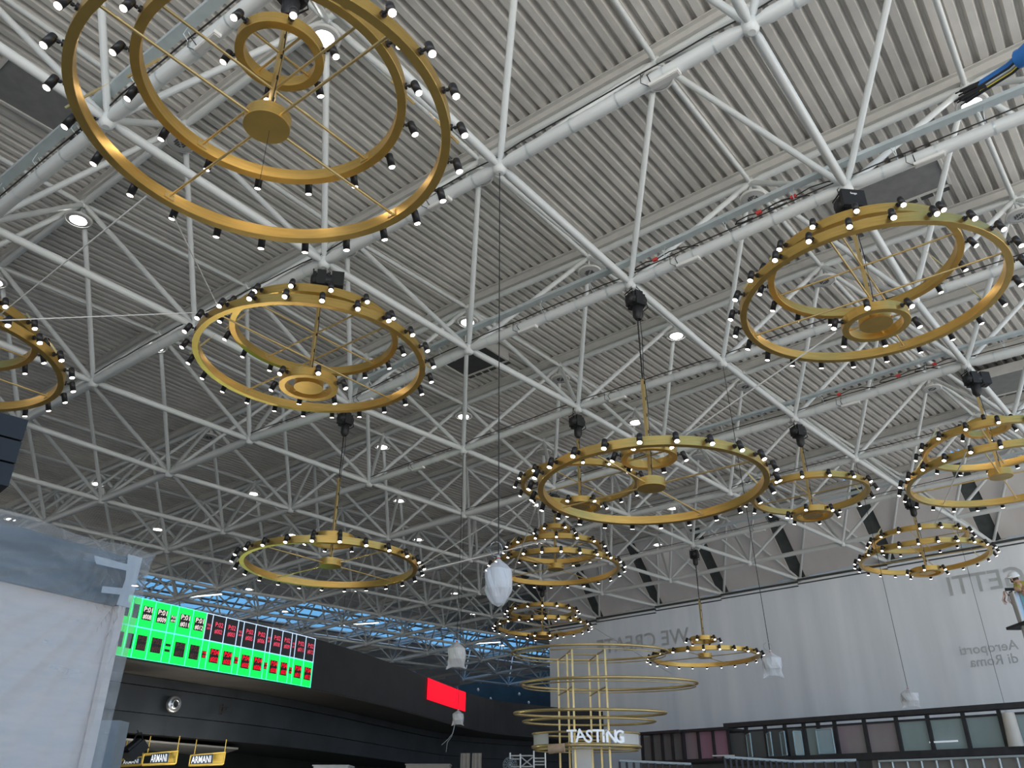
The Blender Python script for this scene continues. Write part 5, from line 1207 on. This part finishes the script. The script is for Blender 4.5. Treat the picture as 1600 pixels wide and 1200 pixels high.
for t in (1.02,): kbox('side_stile', t, t + .05, .03, .09, 2.2, 2.75, 'stile')
# plastic skin: front and side, flaring towards the floor
vs = []; fs = []; n = 150; m = 90
def skin(u, v):      # u along the front from the corner, v down
    z = 3.1 - v * 3.08
    fl_ = .02 - .07 * v
    rip = .018 * math.sin(u * 34 + v * 9) * (1 - v) + .022 * math.sin(u * 11 - v * 15) + .03 * math.sin((u * 1.3 + v) * 9) * v
    dz_ = max(v * 3.08, 1e-4); tt_ = u * KL; th_ = math.atan2(dz_, tt_ + 1e-4); rd_ = math.hypot(dz_, tt_)
    rip = .040 * math.sin(th_ * 42 + math.sin(rd_ * 2)) * math.exp(-rd_ * .5) + .026 * math.sin(th_ * 97 + 1.3) * math.exp(-rd_ * .7) + .016 * math.sin(th_ * 15 + .7 * rd_) * min(1, rd_) + .006 * math.sin(th_ * 55 + rd_) * (th_ < .5)
    return kx * (u * KL - fl_ * (1 - u) * .9) + kn * (fl_ * .6 + rip * .6) + Vector((0, 0, z + .012 * math.sin(u * 23) * (1 - v)))
for a in range(n + 1):
    for c in range(m + 1): vs.append(skin(a / n, c / m))
for a in range(n):
    for c in range(m): k = a * (m + 1) + c; fs.append((k, k + 1, k + m + 2, k + m + 1))
k0 = len(vs)
for a in range(13):
    for c in range(m + 1):
        p = skin(0, c / m); vs.append(p + back * (a / 12 * 1.3) - kx * (.02 * math.sin(a * 1.7 + c * .4)) * (a > 0))
for a in range(12):
    for c in range(m): k = k0 + a * (m + 1) + c; fs.append((k, k + m + 1, k + m + 2, k + 1))
k0 = len(vs)      # the top
for a in range(n + 1):
    for c in range(7): vs.append(skin(a / n, 0) + back * (c / 6 * 1.3) + Vector((0, 0, .015 * math.sin(a * .9 + c))))
for a in range(n):
    for c in range(6): k = k0 + a * 7 + c; fs.append((k, k + 7, k + 8, k + 1))
b = MB(); b.add(vs, fs, True); b.build('plastic_skin', 'plastic_sheet', ki)
# tape patches over the corner
def tapep(pts):
    v = []
    for px, py in pts: v.append(atplane(px, py, K1 + kn * .10, kn) - ko)
    b = MB(); b.add(v + [x + kn * .004 for x in v], [tuple(range(len(v)))] + [tuple(reversed(range(len(v), 2 * len(v))))]); b.build('tape_strip', 'tape', ki)
tapep([(147, 868), (200, 882), (203, 893), (150, 881)]); tapep([(160, 916), (211, 921), (205, 931), (158, 926)]); tapep([(200, 866), (222, 872), (203, 950), (182, 945), (196, 905)])

# ------------------------------------------------------------------ black box at the left edge
p = [atd(45, 655, 7.0)]
z1 = p[0].z; p.append(atz(-60, 626, z1)); z0 = zat(17, 762, p[0][:2])
bx = empty('black_speaker_box', Vector((p[0].x, p[0].y, z0))); bo = Vector(bx.location); tag(bx, 'black panelled box hanging at the left edge below the red-tinted chandelier', 'speaker')
d = Vector((p[1].x - p[0].x, p[1].y - p[0].y, 0)).normalized(); nb = Vector((d.y, -d.x, 0))
if nb.dot(EYE - p[0]) < 0: nb = -nb
hh = z1 - z0
for k in range(3):
    v = []
    for t in (0, 1.4):
        for dep in (0, -.7):
            for z in (k * hh / 3 + .008, (k + 1) * hh / 3 - .008): v.append(d * t + nb * (dep - .0) + Vector((0, 0, z)))
    b = MB(); b.add(v, [(0, 1, 3, 2), (4, 6, 7, 5), (0, 4, 5, 1), (2, 3, 7, 6), (0, 2, 6, 4), (1, 5, 7, 3)]); b.build('cabinet_panel', 'fascia', bx)
b = MB(); v = d * 1.3 + nb * -.3; b.tube(v + Vector((0, 0, hh)), v + Vector((0, 0, 10.5 - z0)), .012, 6); b.build('suspension_wire', 'wire', bx)

# ------------------------------------------------------------------ blue cable bundle, top right
P = [atd(1680, 0, 6.4), atd(1640, 50, 6.5), atd(1600, 88, 6.6), atd(1578, 108, 6.7), atd(1540, 132, 6.8), atd(1504, 152, 6.9)]
o = empty('cable_bundle', P[3]); oo = Vector(o.location); tag(o, 'blue sleeved cable bundle with yellow wire at the top right corner', 'cable')
b = MB(); b.path([p - oo for p in P[:3]] + [atd(1592, 92, 6.62) - oo], .085, 12); b.build('blue_sleeve', 'blue_sleeve', o)
def strand(dx, m, r_, end=1.0, name='wire_strand'):
    side = Vector((.0, 0, 1)); q = [P[2] - oo, P[3] - oo, P[4] - oo, P[4].lerp(P[5], end) - oo]
    q = [v + Vector((0, .2 * dx, dx)) for v in q]
    pts = []
    for k in range(len(q) - 1):
        for t in range(4): pts.append(q[k].lerp(q[k + 1], t / 4))
    pts.append(q[-1]); b = MB(); b.path(pts, r_, 7); b.build(name, m, o)
strand(.055, 'blue_sleeve', .026, .1); strand(.03, 'blue_sleeve', .022, .2); strand(-.05, 'yellow_wire', .012, .3); strand(-.035, 'brown_wire', .012, .4); strand(-.062, 'wire', .012, .4); strand(.01, 'wire', .02, .3); strand(-.01, 'galv', .012, .5)
for k, (dz, e) in enumerate(((.06, 1.0), (.03, .9), (0, 1.15), (-.03, .8), (-.055, .95), (.045, .7), (-.02, 1.05))):
    b = MB(); a = P[4] - oo + Vector((0, .2 * dz, dz)); c = P[4].lerp(P[5], e) - oo + Vector((0, 0, dz * 1.3)); b.tube(a, c, .016, 8); b.tube(c, c + (c - a).normalized() * .05, .008, 6); b.build('connector', 'black', o)

# ------------------------------------------------------------------ worker on a lift at the right edge
WD = 22.0
base = atd(1588, 940, WD); 
lf = empty('work_lift', Vector((base.x, base.y, 0))); lo = Vector(lf.location)
tag(lf, 'grey and blue lift basket at the right edge of the photo', 'lift')
def wp(px, py, dd=0): return atd(px, py, WD + dd)
rimz = wp(1588, 921).z
b = MB(); b.tube(wp(1584, 926) - lo, wp(1600, 975) - lo, .11, 14); b.build('round_rail', 'steel', lf)
v = [wp(1592, 922), wp(1650, 920), wp(1650, 975), wp(1602, 975)]
b = MB(); b.add([x - lo for x in v] + [x - lo + Vector((0, .06, 0)) for x in v], [(0, 1, 2, 3), (7, 6, 5, 4), (0, 4, 5, 1), (1, 5, 6, 2), (2, 6, 7, 3), (3, 7, 4, 0)]); b.build('blue_screen_cloth', 'mesh_cloth', lf)
b = MB(); b.tube(wp(1570, 921) - lo, wp(1602, 920) - lo, .035, 8); b.build('hand_rail', 'darkframe', lf)
b = MB(); b.path([wp(1582, 924) - lo, wp(1577, 926) - lo, wp(1576, 930) - lo, wp(1580, 931) - lo], .02, 6); b.build('hook', 'darkframe', lf)
b = MB(); q = wp(1603, 975) - lo; b.tube(q, Vector((q.x, q.y, .3)), .12, 10); b.box(Vector((q.x, q.y, .15)), (1.2, .8, .3)); b.build('mast', 'steel', lf)
b = MB(); b.box(wp(1625, 977, .3) - lo, (1.1, .8, .06)); b.build('basket_floor', 'darkframe', lf)
o = empty('net_bundle', wp(1570, 925)); oo = Vector(o.location); tag(o, 'small pinkish net tuft hanging off the lift rail', 'net')
b = MB()
for k in range(9):
    x = random.uniform(-.10, .10); b.path([(x * .3, 0, .02), (x + .04, .02, -.10), (x - .03, -.02, -.19), (x + .02, 0, -.24 - random.random() * .06)], .008, 4)
b.build('net_cords', 'skin', o)
def skinned(name, pts, edges, radii, m, parent, org, root=0, sub=2):
    me = bpy.data.meshes.new(name); me.from_pydata([tuple(Vector(p) - org) for p in pts], edges, [])
    o = bpy.data.objects.new(name, me); COL.objects.link(o)
    sk = o.modifiers.new('s', 'SKIN'); ss = o.modifiers.new('u', 'SUBSURF'); ss.levels = sub; ss.render_levels = sub
    for k, r_ in enumerate(radii): me.skin_vertices[0].data[k].radius = (r_, r_) if not isinstance(r_, tuple) else r_
    me.skin_vertices[0].data[root].use_root = True
    bpy.context.view_layer.update()
    em = bpy.data.meshes.new_from_object(o.evaluated_get(bpy.context.evaluated_depsgraph_get()))
    bpy.data.objects.remove(o); em.materials.clear(); em.materials.append(MAT[m])
    for p_ in em.polygons: p_.use_smooth = True
    r = link(name, em, parent); return r
pe = empty('person', wp(1602, 975)); po = Vector(pe.location)
tag(pe, 'worker in a white helmet and olive jacket leaning on the lift rail', 'person')
H = wp(1585, 906); neck = wp(1592, 911.5); chest = wp(1601, 919, .05); pelvis = wp(1612, 941, .15)
sh1 = wp(1594, 914, -.12); el1 = wp(1586, 921, -.25); ha1 = wp(1597, 922, -.33); sh2 = wp(1606, 913, .18); el2 = wp(1610, 921, .1); ha2 = wp(1601, 922.5, -.1)
k1 = wp(1612, 958, .1); f1 = wp(1610, 974.5, .2); k2 = wp(1618, 958, .3); f2 = wp(1620, 974.5, .35)
skinned('body', [pelvis, chest, neck, H, sh1, el1, ha1, sh2, el2, ha2, k1, f1, k2, f2], [(0, 1), (1, 2), (2, 3), (2, 4), (4, 5), (5, 6), (2, 7), (7, 8), (8, 9), (0, 10), (10, 11), (0, 12), (12, 13)],
        [.15, .16, .06, .085, .07, .05, .035, .07, .05, .035, .08, .05, .08, .05], 'skin', pe, po)
skinned('jacket', [pelvis, chest, neck - Vector((0, 0, .05)), sh1, el1, sh1.lerp(el1, .5), sh2, el2], [(0, 1), (1, 2), (2, 3), (3, 5), (5, 4), (2, 6), (6, 7)], [.17, .18, .08, .09, .065, .075, .09, .065], 'shirt', pe, po)
b = MB(); q = Matrix.Rotation(-.25, 3, 'Y'); c = H + Vector((0, 0, .07)) - po
b.lathe([(.120, -.03), (.125, .0), (.112, .06), (.075, .10), (.02, .115)], 20, c, q); b.box(c + Vector((-.14, -.02, -.03)), (.10, .14, .015), q); b.build('helmet', 'helmet', pe)
fc = MB(); hc = H - po
fc.lathe([(.0001, -.012), (.012, 0), (.0001, .012)], 8, hc + Vector((-.078, -.05, .015))); fc.lathe([(.0001, -.012), (.012, 0), (.0001, .012)], 8, hc + Vector((-.05, -.08, .015))); fc.build('eye', 'hair', pe)
fc = MB(); fc.lathe([(.02, -.02), (.012, .02), (.003, .04)], 8, hc + Vector((-.092, -.06, -.015))); fc.box(hc + Vector((-.075, -.07, -.05)), (.03, .03, .008)); fc.build('nose_and_mouth', 'skin', pe)
fc = MB(); fc.lathe([(.082, -.05), (.088, .0), (.085, .04)], 14, hc + Vector((.018, .018, .01)), cap=False); fc.build('hair', 'hair', pe)
for nm_, wr_, tip in (('hand', ha1, Vector((.05, -.02, -.02))), ('hand', ha2, Vector((-.05, -.02, -.02)))):
    pts = [wr_, wr_ + tip * .9]; ed = [(0, 1)]; rad = [.030, .034]
    sd = Vector((0, -.02, .0)); dn = Vector((0, 0, -.03))
    for f_ in range(4):
        p0 = wr_ + tip * 1.2 + Vector((0, 1, 0)) * (f_ - 1.5) * .02; pts += [p0, p0 + tip * .5 + dn * .3, p0 + tip * .6 + dn * (1.2 - .1 * f_)]; n0 = 2 + f_ * 3; ed += [(1, n0), (n0, n0 + 1), (n0 + 1, n0 + 2)]; rad += [.011, .010, .008]
    pts += [wr_ + Vector((0, -.04, -.01)), wr_ + tip * .7 + Vector((0, -.05, -.03))]; ed += [(0, 14), (14, 15)]; rad += [.012, .009]
    skinned(nm_, pts, ed, rad, 'skin', pe, po, sub=1)
